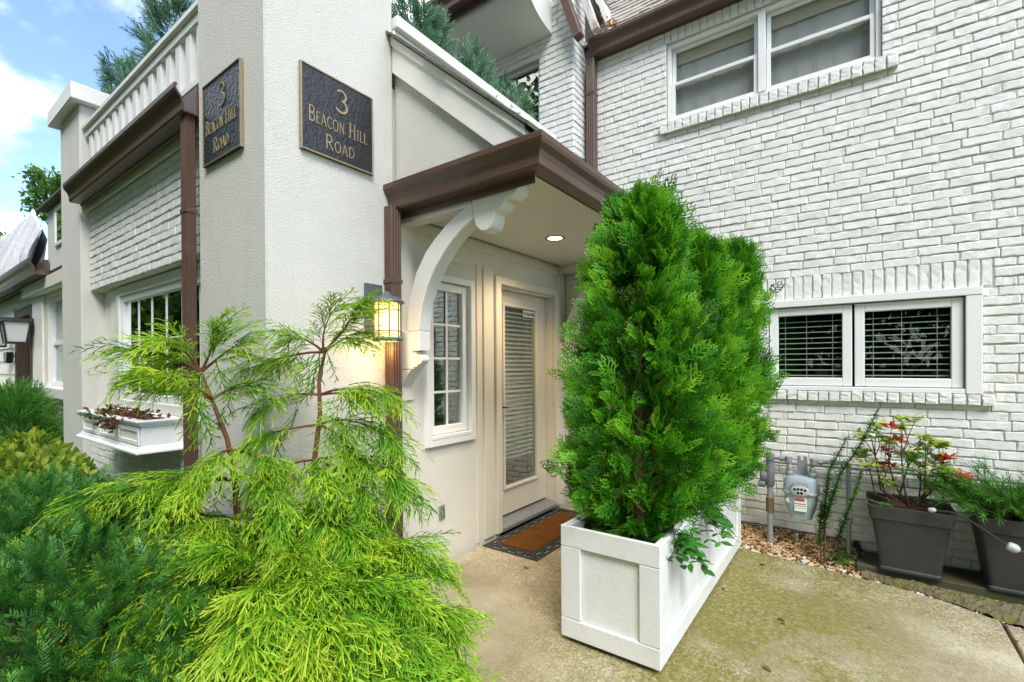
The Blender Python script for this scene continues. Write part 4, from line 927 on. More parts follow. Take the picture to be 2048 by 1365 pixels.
def flat_ribbon(b, pts, w, z0, z1):
    n = len(pts); L_ = []; R_ = []
    for i in range(n):
        a = Vector(pts[max(i - 1, 0)]); e = Vector(pts[min(i + 1, n - 1)]); d = (e - a).normalized(); q = Vector((-d.y, d.x)) * w * (0.55 + 0.45 * math.sin(math.pi * (i + .5) / n))
        L_.append(Vector(pts[i]) + q); R_.append(Vector(pts[i]) - q)
    vs = []
    for i in range(n): vs += [(L_[i].x, L_[i].y, z1), (R_[i].x, R_[i].y, z1), (L_[i].x, L_[i].y, z0), (R_[i].x, R_[i].y, z0)]
    fs = []
    for i in range(n - 1):
        a = 4 * i; fs += [(a, a + 1, a + 5, a + 4), (a, a + 4, a + 6, a + 2), (a + 1, a + 3, a + 7, a + 5)]
    b.add(vs, fs + [(0, 2, 3, 1), (4 * n - 4, 4 * n - 3, 4 * n - 1, 4 * n - 2)])
b = MB(); 
def scroll(cx, cy, along, flip, k):
    S_ = arc(-0.020, 0.000, 0.019, 0.021, 200, -10, 8) + arc(0.018, 0.004, 0.020, 0.021, 170, 370, 8)
    S_ = [(p[0] * 1.25, p[1] * flip) for p in S_]
    pts = [((cx + p[0], cy + p[1]) if along == 'X' else (cx + p[1], cy + p[0])) for p in S_]
    flat_ribbon(b, pts, 0.0085, 0.002, 0.0095 + (k % 5) * 0.0002)
    q = [(-0.03, 0.02 * flip), (0.0, -0.012 * flip), (0.034, -0.022 * flip)]
    flat_ribbon(b, [((cx + p[0], cy + p[1]) if along == 'X' else (cx + p[1], cy + p[0])) for p in q], 0.008, 0.002, 0.0085 + (k % 3) * 0.0002)
for i in range(15):
    for x in (MX0 + 0.052, MX1 - 0.052): scroll(x, MY0 + 0.10 + i * 0.0787, 'Y', 1 if i % 2 else -1, i)
for i in range(6):
    for y in (MY0 + 0.052, MY1 - 0.052): scroll(MX0 + 0.082 + i * 0.078, y, 'X', 1 if i % 2 else -1, i)
b.build('rubber_scrollwork', 'rubber', mt)

# ================================================================== GAS METER AND PIPES
gm = empty('gas_meter', (0, 0, 0), 'grey gas meter with white dials on pipes against the brick wall', 'gas meter')
MYc = 4.50
def oval(cx, cy, rx, ry, z, n=28, p=3.2):
    o = []
    for i in range(n):
        a = 2 * math.pi * i / n; c, s = math.cos(a), math.sin(a)
        o.append((cx + rx * math.copysign(abs(c) ** (2 / p), c), cy + ry * math.copysign(abs(s) ** (2 / p), s), z))
    return o
def loft(rings):
    b = MB(); n = len(rings[0]); vs = [p for r in rings for p in r]
    fs = [(i * n + j, i * n + (j + 1) % n, (i + 1) * n + (j + 1) % n, (i + 1) * n + j) for i in range(len(rings) - 1) for j in range(n)]
    return b.add(vs, fs + [tuple(range(n))[::-1], tuple(range((len(rings) - 1) * n, len(rings) * n))])
CX = -0.362
loft([oval(CX, MYc, rx, ry, z) for rx, ry, z in ((0.070, 0.05, 0.296), (0.078, 0.058, 0.300), (0.082, 0.062, 0.330), (0.102, 0.070, 0.375), (0.114, 0.078, 0.43), (0.118, 0.080, 0.512))]).build('body', 'meter_grey', gm, 0, True)
loft([oval(CX, MYc, rx, ry, z) for rx, ry, z in ((0.128, 0.090, 0.500), (0.132, 0.094, 0.504), (0.132, 0.094, 0.516), (0.127, 0.089, 0.521), (0.124, 0.086, 0.56), (0.118, 0.080, 0.605), (0.106, 0.070, 0.628), (0.08, 0.05, 0.636))]).build('upper_case', 'meter_grey', gm, 0, True)
dp = loft([oval(CX + 0.0, 0, 0.062, 0.040, 0, 24, 2.6), oval(CX, 0, 0.062, 0.040, 0.012, 24, 2.6), oval(CX, 0, 0.056, 0.034, 0.016, 24, 2.6)]); dp.v = [(v[0], MYc - 0.088 - v[2], 0.535 + v[1]) for v in dp.v]
dpo = dp.build('dial_plate', 'white_plastic', gm, 0, True)
for i, (dx_, dz_) in enumerate(((-0.036, 0.010), (-0.012, 0.014), (0.012, 0.014), (0.036, 0.010), (-0.012, -0.016), (0.012, -0.016))):
    MB().lathe([(0.010, 0), (0.010, -0.0015), (0.0075, -0.0015), (0.0075, 0)], (CX + dx_, MYc - 0.1042, 0.535 + dz_), 14, 'Y').build('dial', 'ink', dpo)
MB().tube([(CX - 0.058, MYc - 0.096, 0.57), (CX - 0.045, MYc - 0.104, 0.596), (CX + 0.045, MYc - 0.104, 0.596), (CX + 0.058, MYc - 0.096, 0.57)], 0.005, 6).build('dial_hood', 'pipe_grey', gm, 0, True)
for s in (-1, 1): MB().lathe([(0.007, 0), (0.007, -0.006), (0.003, -0.008)], (CX + s * 0.064, MYc - 0.092, 0.565 - (s > 0) * 0.06), 10, 'Y').build('seal', 'ink_red', gm)
box('label_plate', 'paper', gm, CX - 0.04, CX + 0.045, MYc - 0.0835, MYc - 0.076, 0.368, 0.478, 0.001)
MB().box(CX - 0.036, CX + 0.03, MYc - 0.0842, MYc - 0.0836, 0.448, 0.472).build('label_print', 'ink_red', gm)
MB().box(CX - 0.036, CX + 0.040, MYc - 0.0842, MYc - 0.0836, 0.425, 0.431).box(CX - 0.036, CX + 0.040, MYc - 0.0842, MYc - 0.0836, 0.410, 0.414).box(CX - 0.036, CX + 0.040, MYc - 0.0842, MYc - 0.0836, 0.392, 0.395).build('label_print', 'ink', gm)
MB().lathe([(0.002, 0), (0.022, 0), (0.022, -0.002), (0.002, -0.002)], (CX - 0.078, MYc - 0.068, 0.445), 18, 'Y').build('label_disc', 'paper', gm)
PZ = 0.765
MB().tube([(CX - 0.082, MYc, 0.62), (CX - 0.082, MYc, PZ - 0.03), (CX - 0.10, MYc, PZ), (CX - 0.225, MYc + 0.02, PZ)], 0.0165, 12).build('pipe', 'pipe_grey', gm, 0, True)
MB().tube([(CX + 0.078, MYc, 0.62), (CX + 0.078, MYc, PZ - 0.03), (CX + 0.096, MYc, PZ), (CX + 0.30, MYc + 0.03, PZ + 0.005), (CX + 0.315, MYc + 0.03, PZ - 0.02), (CX + 0.315, MYc + 0.03, 0.03)], 0.0165, 12).build('pipe', 'pipe_grey', gm, 0, True)
for s in (-1, 1):
    MB().lathe([(0.026, 0), (0.030, 0.006), (0.030, 0.03), (0.024, 0.036), (0.024, 0.075), (0.019, 0.08)], (CX + s * 0.080, MYc, 0.632), 12).build('swivel_nut', 'pipe_grey', gm, 0, True)
    MB().lathe([(0.021, -0.028), (0.027, -0.024), (0.027, 0.02), (0.02, 0.026)], (CX + s * 0.088, MYc, PZ), 12).build('elbow', 'pipe_grey', gm, 0, True)
    MB().lathe([(0.020, 0), (0.026, 0.003), (0.026, 0.028), (0.020, 0.031)], (CX + s * 0.135 - 0.015, MYc + 0.004, PZ), 6, 'X').build('union_nut', 'pipe_grey', gm)
MB().tube([(-0.589, 4.52, 0.02), (-0.589, 4.52, PZ)], [0.0225, 0.0225], 14).build('riser', 'pipe_grey', gm, 0, True)
MB().lathe([(0.024, 0.30), (0.031, 0.302), (0.031, 0.42), (0.024, 0.424)], (-0.589, 4.52, 0), 14).build('rusty_sleeve', 'rust', gm, 0, True)
b = MB(); b.lathe([(0.028, 0.52), (0.036, 0.53), (0.036, 0.66), (0.028, 0.68), (0.028, 0.74), (0.034, 0.745), (0.034, 0.79), (0.026, 0.80)], (-0.589, 4.52, 0), 14)
b.lathe([(0.02, 0), (0.045, -0.01), (0.052, -0.03), (0.05, -0.05), (0.03, -0.062), (0.01, -0.066)], (-0.60, 4.52, 0.60), 16, 'X'); b.lathe([(0.022, 0), (0.03, -0.01), (0.03, -0.05), (0.02, -0.056)], (-0.62, 4.50, 0.535), 14, 'X'); b.build('regulator', 'pipe_dark', gm, 0, True)
MB().prism([(CX - 0.035, 0.63), (CX + 0.042, 0.63), (CX + 0.040, 0.79), (CX + 0.012, 0.79), (CX + 0.010, 0.755), (CX - 0.006, 0.755), (CX - 0.008, 0.79), (CX - 0.030, 0.79)], 'Y', MYc + 0.055, MYc + 0.060).build('mounting_plate', 'pipe_grey', gm)
MB().lathe([(0.0215, 0.30), (0.026, 0.304), (0.026, 0.36), (0.0215, 0.364)], (CX + 0.315, MYc + 0.03, 0), 12).build('coupling', 'pipe_grey', gm, 0, True)
wp = empty('wall_pipe', (0, 0, 0), 'grey conduit pipe running along the brick wall behind the gas meter', 'pipe')
MB().tube([(-0.66, 4.675, 0.700), (1.5, 4.675, 0.735)], 0.015, 10).build('conduit', 'pipe_grey', wp, 0, True)
for x in (-0.30, 0.45): MB().lathe([(0.0165, 0), (0.019, 0.001), (0.019, 0.018), (0.0165, 0.019)], (x, 4.675, 0.7058 + (x + 0.3) * 0.0162), 12, 'X').build('pipe_strap', 'pipe_dark', wp, 0, True)

# ================================================================== TIMBER, POTS, CABLE
tm = MB(); n = 24; rt = np.random.default_rng(12)
for i in range(1):
    tm.box(0.0, 1.9, 4.365, 4.69, -0.03, 0.055)
tag(tm.build('garden_timber', 'timber', None, 0.008), 'flat mossy timber plank under the black pots', 'plank')
def pot(x0, x1, y0, y1, tz, label, rz=0.0):
    cx, cy = (x0 + x1) / 2, (y0 + y1) / 2; hx, hy = (x1 - x0) / 2, (y1 - y0) / 2
    t = empty('flower_pot', (cx, cy, 0.056), label, 'pot', 'black square pots by the wall', rz)
    def sq(k, z): return oval(0, 0, hx * k, hy * k, z, 36, 14)
    H = tz - 0.056
    rings = [sq(0.70, 0.0), sq(0.715, 0.004), sq(0.715, 0.022), sq(0.685, 0.030), sq(0.735, H * 0.25), sq(0.80, H * 0.5), sq(0.88, H * 0.765), sq(0.895, H * 0.785), sq(0.935, H * 0.80), sq(0.965, H * 0.93), sq(1.0, H * 0.985), sq(1.0, H), sq(0.955, H), sq(0.93, H * 0.90)]
    loft(rings).build('pot_body', 'pot', t, 0, True)
    s = MB(); s.v = [(p[0], p[1], p[2] + rt.normal(0, 0.006)) for p in oval(0, 0, hx * 0.93, hy * 0.93, H * 0.915, 36, 14)] + [(0, 0, H * 0.93)]; s.f = [(i, (i + 1) % 36, 36) for i in range(36)]
    s.build('potting_soil', 'soil', t); return t
pot(0.062, 0.552, 4.272, 4.700, 0.532, 'black square pot with the leggy red and yellow leafed shrub')
pot(0.632, 1.122, 4.285, 4.708, 0.545, 'black square pot with the feathery green juniper', R(0))
cb = empty('garden_cable', (0, 0, 0), 'thin black cable with two white plastic ends lying over the black pots', 'cable')
MB().tube([(0.43, 4.235, 0.560), (0.50, 4.22, 0.566), (0.56, 4.215, 0.553), (0.64, 4.21, 0.50), (0.72, 4.205, 0.44), (0.76, 4.20, 0.412)], 0.007, 8).build('cable', 'black_iron', cb, 0, True)
MB().tube([(0.76, 4.20, 0.411), (0.764, 4.20, 0.409), (0.775, 4.20, 0.405), (0.80, 4.20, 0.395), (0.814, 4.20, 0.389), (0.820, 4.20, 0.387)], [0.010, 0.022, 0.028, 0.028, 0.020, 0.006], 14).build('plug', 'white_plastic', cb, 0, True)
MB().tube([(0.395, 4.24, 0.556), (0.405, 4.24, 0.558), (0.425, 4.236, 0.561), (0.436, 4.234, 0.561)], [0.008, 0.016, 0.016, 0.008], 12).build('plug', 'white_plastic', cb, 0, True)
MB().tube([(0.82, 4.20, 0.387), (0.86, 4.205, 0.375), (0.98, 4.23, 0.345), (1.1, 4.26, 0.32)], 0.003, 6).build('lead', 'black_iron', cb, 0, True)

# ================================================================== WINDOW BOX
fb = empty('window_box', (0, 0, 0), 'white moulded window box with withered plants under the bay window', 'window box')
FX0, FX1, FY0, FY1, FZ0, FZ1 = -5.50, -3.985, 1.11, 1.425, 0.955, 1.185
b = MB(); t = 0.02
b.box(FX0 + .03, FX1 - .03, FY0 + .03, FY0 + .03 + t, FZ0 + .03, FZ1 - 0.03); b.box(FX0 + .03, FX0 + .03 + t, FY0 + .03 + t, FY1, FZ0 + .03, FZ1 - 0.03); b.box(FX1 - .03 - t, FX1 - .03, FY0 + .03 + t, FY1, FZ0 + .03, FZ1 - 0.03); b.box(FX0 + .05, FX1 - .05, FY1 - t, FY1 - 0.001, FZ0 + .03, FZ1 - .03)
b.build('box_walls', 'vinyl', fb)
rim = [(0.0, FZ1 - 0.045), (0.012, FZ1 - 0.040), (0.022, FZ1 - 0.018), (0.036, FZ1 - 0.012), (0.036, FZ1), (-0.03, FZ1), (-0.03, FZ1 - 0.02), (0.0, FZ1 - 0.02)]
path = [(FX0 + .03, FY1), (FX0 + .03, FY0 + .03), (FX1 - .03, FY0 + .03), (FX1 - .03, FY1)]
MB().sweep(path, rim).build('rim_moulding', 'vinyl', fb, 0.002)
MB().sweep(path, [(0.0, FZ0), (0.042, FZ0), (0.042, FZ0 + 0.014), (0.020, FZ0 + 0.030), (0.012, FZ0 + 0.045), (0.0, FZ0 + 0.05)]).build('base_moulding', 'vinyl', fb, 0.002)
for k in range(3):
    x0 = FX0 + 0.06 + k * 0.475
    frame('panel_frame', 'vinyl', fb, 'Y', FY0 + 0.018, FY0 + 0.0295, x0, x0 + 0.455, FZ0 + 0.055, FZ1 - 0.05, 0.03, 0.003)
box('planting_soil', 'soil', fb, FX0 + .055, FX1 - .055, FY0 + .055, FY1 - .025, FZ0 + .04, FZ1 - .03)

# ================================================================== VEGETATION
def make_np(name, V, F, tip, m, parent=None):
    V = np.ascontiguousarray(V, dtype=np.float32); F = np.ascontiguousarray(F, dtype=np.int32)
    me = bpy.data.meshes.new(name); me.vertices.add(len(V)); me.vertices.foreach_set('co', V.ravel())
    me.loops.add(F.size); me.loops.foreach_set('vertex_index', F.ravel())
    k = F.shape[1]; me.polygons.add(len(F)); me.polygons.foreach_set('loop_start', np.arange(0, F.size, k, dtype=np.int32))
    try: me.polygons.foreach_set('loop_total', np.full(len(F), k, dtype=np.int32))
    except Exception: pass
    me.update(calc_edges=True)
    a = me.attributes.new('tip', 'FLOAT', 'POINT'); a.data.foreach_set('value', np.clip(np.asarray(tip, dtype=np.float32), 0, 1))
    return link(name, me, m, parent)
class Tpl:
    def __init__(s): s.v = []; s.f = []; s.t = []
    def rib(s, pts, w, t0, t1, side=None):
        """flat tapering ribbon of quads through pts; side = lateral direction"""
        pts = np.asarray(pts, float); n = len(pts); w = np.broadcast_to(np.asarray(w, float), (n,)); b = len(s.v)
        for i in range(n):
            d = pts[min(i + 1, n - 1)] - pts[max(i - 1, 0)]
            sd = np.cross(d, (0, 0, 1.0)) if side is None else np.cross(d, side)
            sd = sd / (np.linalg.norm(sd) + 1e-9) * w[i] / 2
            tt = t0 + (t1 - t0) * i / (n - 1)
            s.v += [pts[i] - sd, pts[i] + sd]; s.t += [tt, tt]
        for i in range(n - 1):
            a = b + 2 * i; s.f += [(a, a + 1, a + 3, a + 2)]
        return s
    def get(s): return np.array(s.v), np.array(s.f), np.array(s.t)
def unit(a): return a / (np.linalg.norm(a, axis=-1, keepdims=True) + 1e-9)
def scatter(tpls, pos, fwd, up, scale, dt, r):
    pos, fwd, up = np.asarray(pos, float), unit(np.asarray(fwd, float)), np.asarray(up, float)
    y = unit(np.cross(up, fwd)); z = np.cross(fwd, y); scale = np.asarray(scale, float); dt = np.asarray(dt, float)
    which = r.integers(len(tpls), size=len(pos)); VV, FF, TT = [], [], []; n = 0
    for k, (tv, tf, tt) in enumerate(tpls):
        ix = np.nonzero(which == k)[0]
        if not len(ix): continue
        v = (tv[None, :, 0:1] * fwd[ix][:, None] + tv[None, :, 1:2] * y[ix][:, None] + tv[None, :, 2:3] * z[ix][:, None]) * scale[ix][:, None, None] + pos[ix][:, None]
        m = len(tv); VV.append(v.reshape(-1, 3)); TT.append((tt[None] + dt[ix][:, None]).ravel())
        FF.append((tf[None] + (np.arange(len(ix)) * m)[:, None, None] + n).reshape(-1, tf.shape[1])); n += m * len(ix)
    return np.concatenate(VV), np.concatenate(FF), np.concatenate(TT)

def t_flat(r, width=0.05, nside=9, fan=42, sub=2):
    """scale-leaved fan spray (arborvitae), unit length along x"""
    t = Tpl(); cu = r.normal(0, 0.10); ro = r.normal(0, 0.15)
    def P(x, y): return (x, y + cu * x * x, -0.12 * x * x + ro * y * y)
    t.rib([P(x, 0) for x in (0, .35, .7, 1.0)], [width, width, width * .8, width * .35], 0.15, 0.9)
    for i in range(nside):
        x = 0.10 + 0.80 * i / (nside - 1) + r.normal(0, 0.015); sgn = 1 if i % 2 else -1; a = R(fan + r.normal(0, 7)); L = (0.50 * (1 - x) + 0.15) * (0.85 + 0.3 * r.random())
        e = (x + L * math.cos(a), sgn * L * math.sin(a)); mdl = (x + L * .55 * math.cos(a * 1.12), sgn * L * .55 * math.sin(a * 1.12))
        t.rib([P(x, 0), P(*mdl), P(*e)], [width, width, width * .4], 0.2 + 0.3 * x, 0.75 + 0.25 * x)
        for j in range(sub):
            f = 0.35 + 0.35 * j; bx_, by_ = x + (e[0] - x) * f, e[1] * f; s2 = (1 if j % 2 else -1) * sgn; a2 = a - s2 * sgn * R(38); l2 = L * 0.42
            t.rib([P(bx_, by_), P(bx_ + l2 * math.cos(a2), by_ + sgn * l2 * math.sin(a2))], [width * .9, width * .4], 0.45, 0.95)
    return t.get()
def t_thread(r, width=0.024):
    """drooping thread spray (golden threadleaf cypress): long filaments, alternate side threads"""
    t = Tpl(); ns = 6; sw = r.normal(0, 0.18); dr = 0.25 + 0.5 * r.random()
    def P(x): return np.array((x, sw * x * x, 0.16 * x - dr * x * x))
    t.rib([P(i / ns) for i in range(ns + 1)], np.linspace(width * 1.1, width * .6, ns + 1), 0.1, 0.95, (0, 0.4, 1))
    for i in range(9):
        x = 0.08 + 0.78 * i / 8 + r.normal(0, .02); sgn = 1 if i % 2 else -1; L = (0.60 * (1 - x * .75)) * (0.6 + 0.7 * r.random()); a = R(24 + 16 * r.random())
        p0 = P(x); d = np.array((math.cos(a), sgn * math.sin(a), r.normal(0.05, 0.14))); k = 0.30 + 0.4 * r.random()
        pts = [p0 + d * L * s - np.array((0, 0, k * L * s * s)) for s in (0, .35, .7, 1.0)]
        t.rib(pts, np.linspace(width, width * .55, 4), 0.2 + .3 * x, 0.98, (r.normal(0, .5), r.normal(0, .5), 1))
        for j in range(2):
            s = 0.25 + 0.35 * j; q = p0 + d * L * s - np.array((0, 0, k * L * s * s)); a2 = a + R(28) * (1 if j else -1); l2 = L * (0.42 - .1 * j)
            d2 = np.array((math.cos(a2), sgn * math.sin(a2), -0.15 + r.normal(0, .15)))
            t.rib([q, q + d2 * l2 * .5, q + d2 * l2 - np.array((0, 0, .2 * l2))], [width * .9, width * .8, width * .5], 0.4, 1.0, (r.normal(0, .5), r.normal(0, .5), 1))
    return t.get()
def t_needle(r, n=13, nl=0.24, w=0.036):
    """yew shoot: stem with two ranks of flat needles"""
    t = Tpl(); cu = r.normal(0, 0.1)
    def P(x): return np.array((x, cu * x * x, -0.15 * x * x))
    t.rib([P(0), P(.5), P(1)], [.02, .016, .01], 0.0, 0.9)
    for i in range(n):
        x = 0.04 + 0.95 * i / (n - 1)
        for sgn in (-1, 1):
            a = R(62 - 34 * x + r.normal(0, 8)); L = nl * (1 - 0.35 * abs(x - .4)) * (0.85 + .3 * r.random()); p = P(x + r.normal(0, .012)); up = 0.12 + r.normal(0.1, 0.14)
            d = np.array((math.cos(a), sgn * math.sin(a), up)); m_ = p + d * L * .55
            t.rib([p, m_, p + d * L - np.array((0, 0, .05 * L))], [w * .55, w, w * .2], 0.15 + .5 * x, 0.5 + .45 * x, (0, 0, 1))
    return t.get()
def t_feather(r, width=0.03, n=12):
    """bushy juniper shoot: short side shoots all round the stem"""
    t = Tpl()
    t.rib([(0, 0, 0), (.5, 0, .01), (1, 0, 0.03)], [width * 1.2, width, width * .4], 0.1, 1)
    for i in range(n):
        x = 0.06 + .86 * i / (n - 1); a = 2.4 * i + r.normal(0, .3); L = (.42 * (1 - x) + .14) * (.8 + .4 * r.random()); th = R(33)
        d = np.array((math.cos(th), math.sin(th) * math.cos(a), math.sin(th) * math.sin(a))); p = np.array((x, 0, .02 * x))
        sd = (r.normal(), r.normal(), r.normal())
        t.rib([p, p + d * L * .5, p + d * L + np.array((.1 * L, 0, 0))], [width, width * .9, width * .3], .2 + .3 * x, 1.0, sd)
    return t.get()
def t_leaf(r, ratio=0.5, fold=0.15, curl=0.15, n=4):
    t = Tpl(); V = []; T = []
    for i in range(n + 1):
        x = i / n; w = ratio * 0.5 * math.sin(math.pi * min(1, x * 0.96 + 0.02)) ** 0.8
        z = -curl * x * x
        V += [(x, -w, z + fold * w), (x, 0, z), (x, w, z + fold * w)]; T += [.3 + .3 * r.random()] * 3
    F = []
    for i in range(n):
        a = 3 * i; F += [(a, a + 1, a + 4, a + 3), (a + 1, a + 2, a + 5, a + 4)]
    return np.array(V, float), np.array(F), np.array(T)
def normal_(r, n, s=1.0): return r.normal(0, s, (n, 3))

# ---- arborvitae in the planter -------------------------------------------
ARB = [t_flat(np.random.default_rng(100 + i)) for i in range(7)]
def arborvitae(name, base, z_low, z_top, rprof, nbr, seed, label, cat, group, leaf='arborvitae_leaf', tpl=ARB, size=(0.080, 0.140), per=17, lean=(0, 0), barkm='bark', trunk_r=0.035):
    r = np.random.default_rng(seed); t = empty(name, base, label, cat, group)
    H = z_top - base[2]; zl = z_low - base[2]
    tr = MB(); tr.tube([(0, 0, -0.02), (0.01, 0.0, H * .3), (lean[0] * .5, lean[1] * .5 + .01, H * .6), (lean[0] * .9, lean[1] * .9, H * .93)], [trunk_r, trunk_r * .8, trunk_r * .5, 0.006], 8)
    tr.build('trunk', barkm, t, 0, True)
    P, D, U, S, T = [], [], [], [], []
    limbs = MB()
    for k in range(nbr):
        h = (k + r.random()) / nbr; h = h ** 0.92
        z = zl + (H - zl) * h; az = k * 2.39996 + r.normal(0, .35); Rr = rprof(h) * (0.76 + 0.34 * r.random())
        ca, sa = math.cos(az), math.sin(az); ax = np.array((lean[0] * h, lean[1] * h, 0))
        tip = np.array((ca * Rr, sa * Rr, z)) + ax
        rise = 0.5 + 0.9 * h + r.normal(0, .12); out = np.array((ca, sa, rise)); out /= np.linalg.norm(out)
        root = ax * .9 + np.array((0, 0, max(0.03, z - Rr * rise * .8)))
        if k % 4 == 0: limbs.tube([root, (root + tip) / 2 - np.array((0, 0, .02)), tip], [.007, .005, .002], 5, False)
        dt = r.normal(0, .24)
        for j in range(per):
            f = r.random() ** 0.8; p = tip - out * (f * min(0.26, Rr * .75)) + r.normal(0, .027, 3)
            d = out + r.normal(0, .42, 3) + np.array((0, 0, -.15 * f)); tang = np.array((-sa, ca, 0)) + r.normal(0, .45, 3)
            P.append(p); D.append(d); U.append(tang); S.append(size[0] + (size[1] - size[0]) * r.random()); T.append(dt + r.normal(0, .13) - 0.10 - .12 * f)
    for j in range(30):
        f = r.random(); P.append((lean[0] + r.normal(0, .03), lean[1] + r.normal(0, .03), H - .02 - f * .22)); D.append((r.normal(0, .35), r.normal(0, .35), 1)); U.append(r.normal(0, 1, 3)); S.append(.09 + .06 * r.random()); T.append(.1)
    limbs.build('limb', barkm, t)
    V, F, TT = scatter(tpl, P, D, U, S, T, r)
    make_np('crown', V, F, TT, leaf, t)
    if leaf == 'arborvitae_leaf':      # a few browned sprigs inside the crown
        ix = r.choice(len(P), 40, False); V, F, TT = scatter(tpl, np.array([P[i] for i in ix]), np.array([D[i] for i in ix]), np.array([U[i] for i in ix]), np.full(40, .075), np.full(40, .1), r)
        make_np('dead_sprigs', V, F, TT, 'litter', t)
    return t
def prof_a(h): return 0.44 * (min(1, (h + 0.34) / 0.52) ** .55) * max(0.05, (1 - max(0, h - 0.30) / 0.74)) ** 0.46
G = 'arborvitae in the white planter'
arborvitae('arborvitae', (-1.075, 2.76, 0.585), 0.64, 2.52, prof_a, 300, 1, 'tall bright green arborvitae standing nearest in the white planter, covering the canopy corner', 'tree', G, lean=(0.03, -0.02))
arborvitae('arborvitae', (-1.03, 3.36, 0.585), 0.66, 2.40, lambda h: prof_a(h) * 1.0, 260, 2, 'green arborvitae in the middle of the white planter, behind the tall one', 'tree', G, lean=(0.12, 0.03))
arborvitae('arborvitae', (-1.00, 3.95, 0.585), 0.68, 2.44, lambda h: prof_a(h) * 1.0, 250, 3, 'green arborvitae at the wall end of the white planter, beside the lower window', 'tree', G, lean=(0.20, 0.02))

# ---- trailing leaves and weeds in the planter
LEAF = [t_leaf(np.random.default_rng(60 + i), 0.46) for i in range(4)]
def sprawl(name, label, cat, centre, n, spread, size, seed, leaf='broad_leaf', drop=0.4, tpl=LEAF, bias=(0, 0, 0)):
    r = np.random.default_rng(seed); t = empty(name, centre, label, cat); st = MB(); P, D, U, S, T = [], [], [], [], []
    for k in range(n):
        az = r.random() * 6.283; L = spread * (0.4 + .7 * r.random()); d = np.array((math.cos(az), math.sin(az), 0.5 + r.random() * .6)) + np.array(bias)
        p0 = r.normal(0, spread * .28, 3) * np.array((1, 1.6, 0)); pts = [p0 + d * L * s - np.array((0, 0, drop * L * 2.2 * s * s)) for s in (0, .25, .5, .75, 1)]
        st.tube(pts, [.0022, .002, .0018, .0015, .001], 4, False)
        for s in np.linspace(.2, 1, 7):
            q = p0 + d * L * s - np.array((0, 0, drop * L * 2.2 * s * s))
            for sg in (-1, 1):
                P.append(q); D.append(d * .6 + np.array((-d[1], d[0], 0)) * sg * .9 + np.array((0, 0, -.5 * s)) + r.normal(0, .3, 3)); U.append((r.normal(0, .3), r.normal(0, .3), 1)); S.append(size * (.7 + .5 * r.random())); T.append(r.normal(0, .22))
    st.build('stem', 'bark', t)
    V, F, TT = scatter(tpl, P, D, U, S, T, r); make_np('leaves', V, F, TT, leaf, t); return t
sprawl('periwinkle', 'glossy trailing leaves spilling over the near corner of the white planter', 'plant', (-0.90, 2.62, 0.60), 34, 0.17, 0.072, 4, drop=.7, bias=(0.50, 0.15, 0))
sprawl('periwinkle', 'glossy trailing leaves along the far edge of the white planter', 'plant', (-0.86, 3.12, 0.60), 28, 0.16, 0.066, 5, drop=.75, bias=(0.35, 0.1, 0))
sprawl('weed', 'small round-leaved weed in the soil behind the front board of the planter', 'plant', (-1.08, 2.46, 0.59), 7, 0.09, 0.022, 6, drop=.15)
sprawl('weed', 'broad-leaved seedling at the doormat corner of the white planter', 'plant', (-1.24, 2.60, 0.59), 5, 0.13, 0.06, 7, drop=.3)

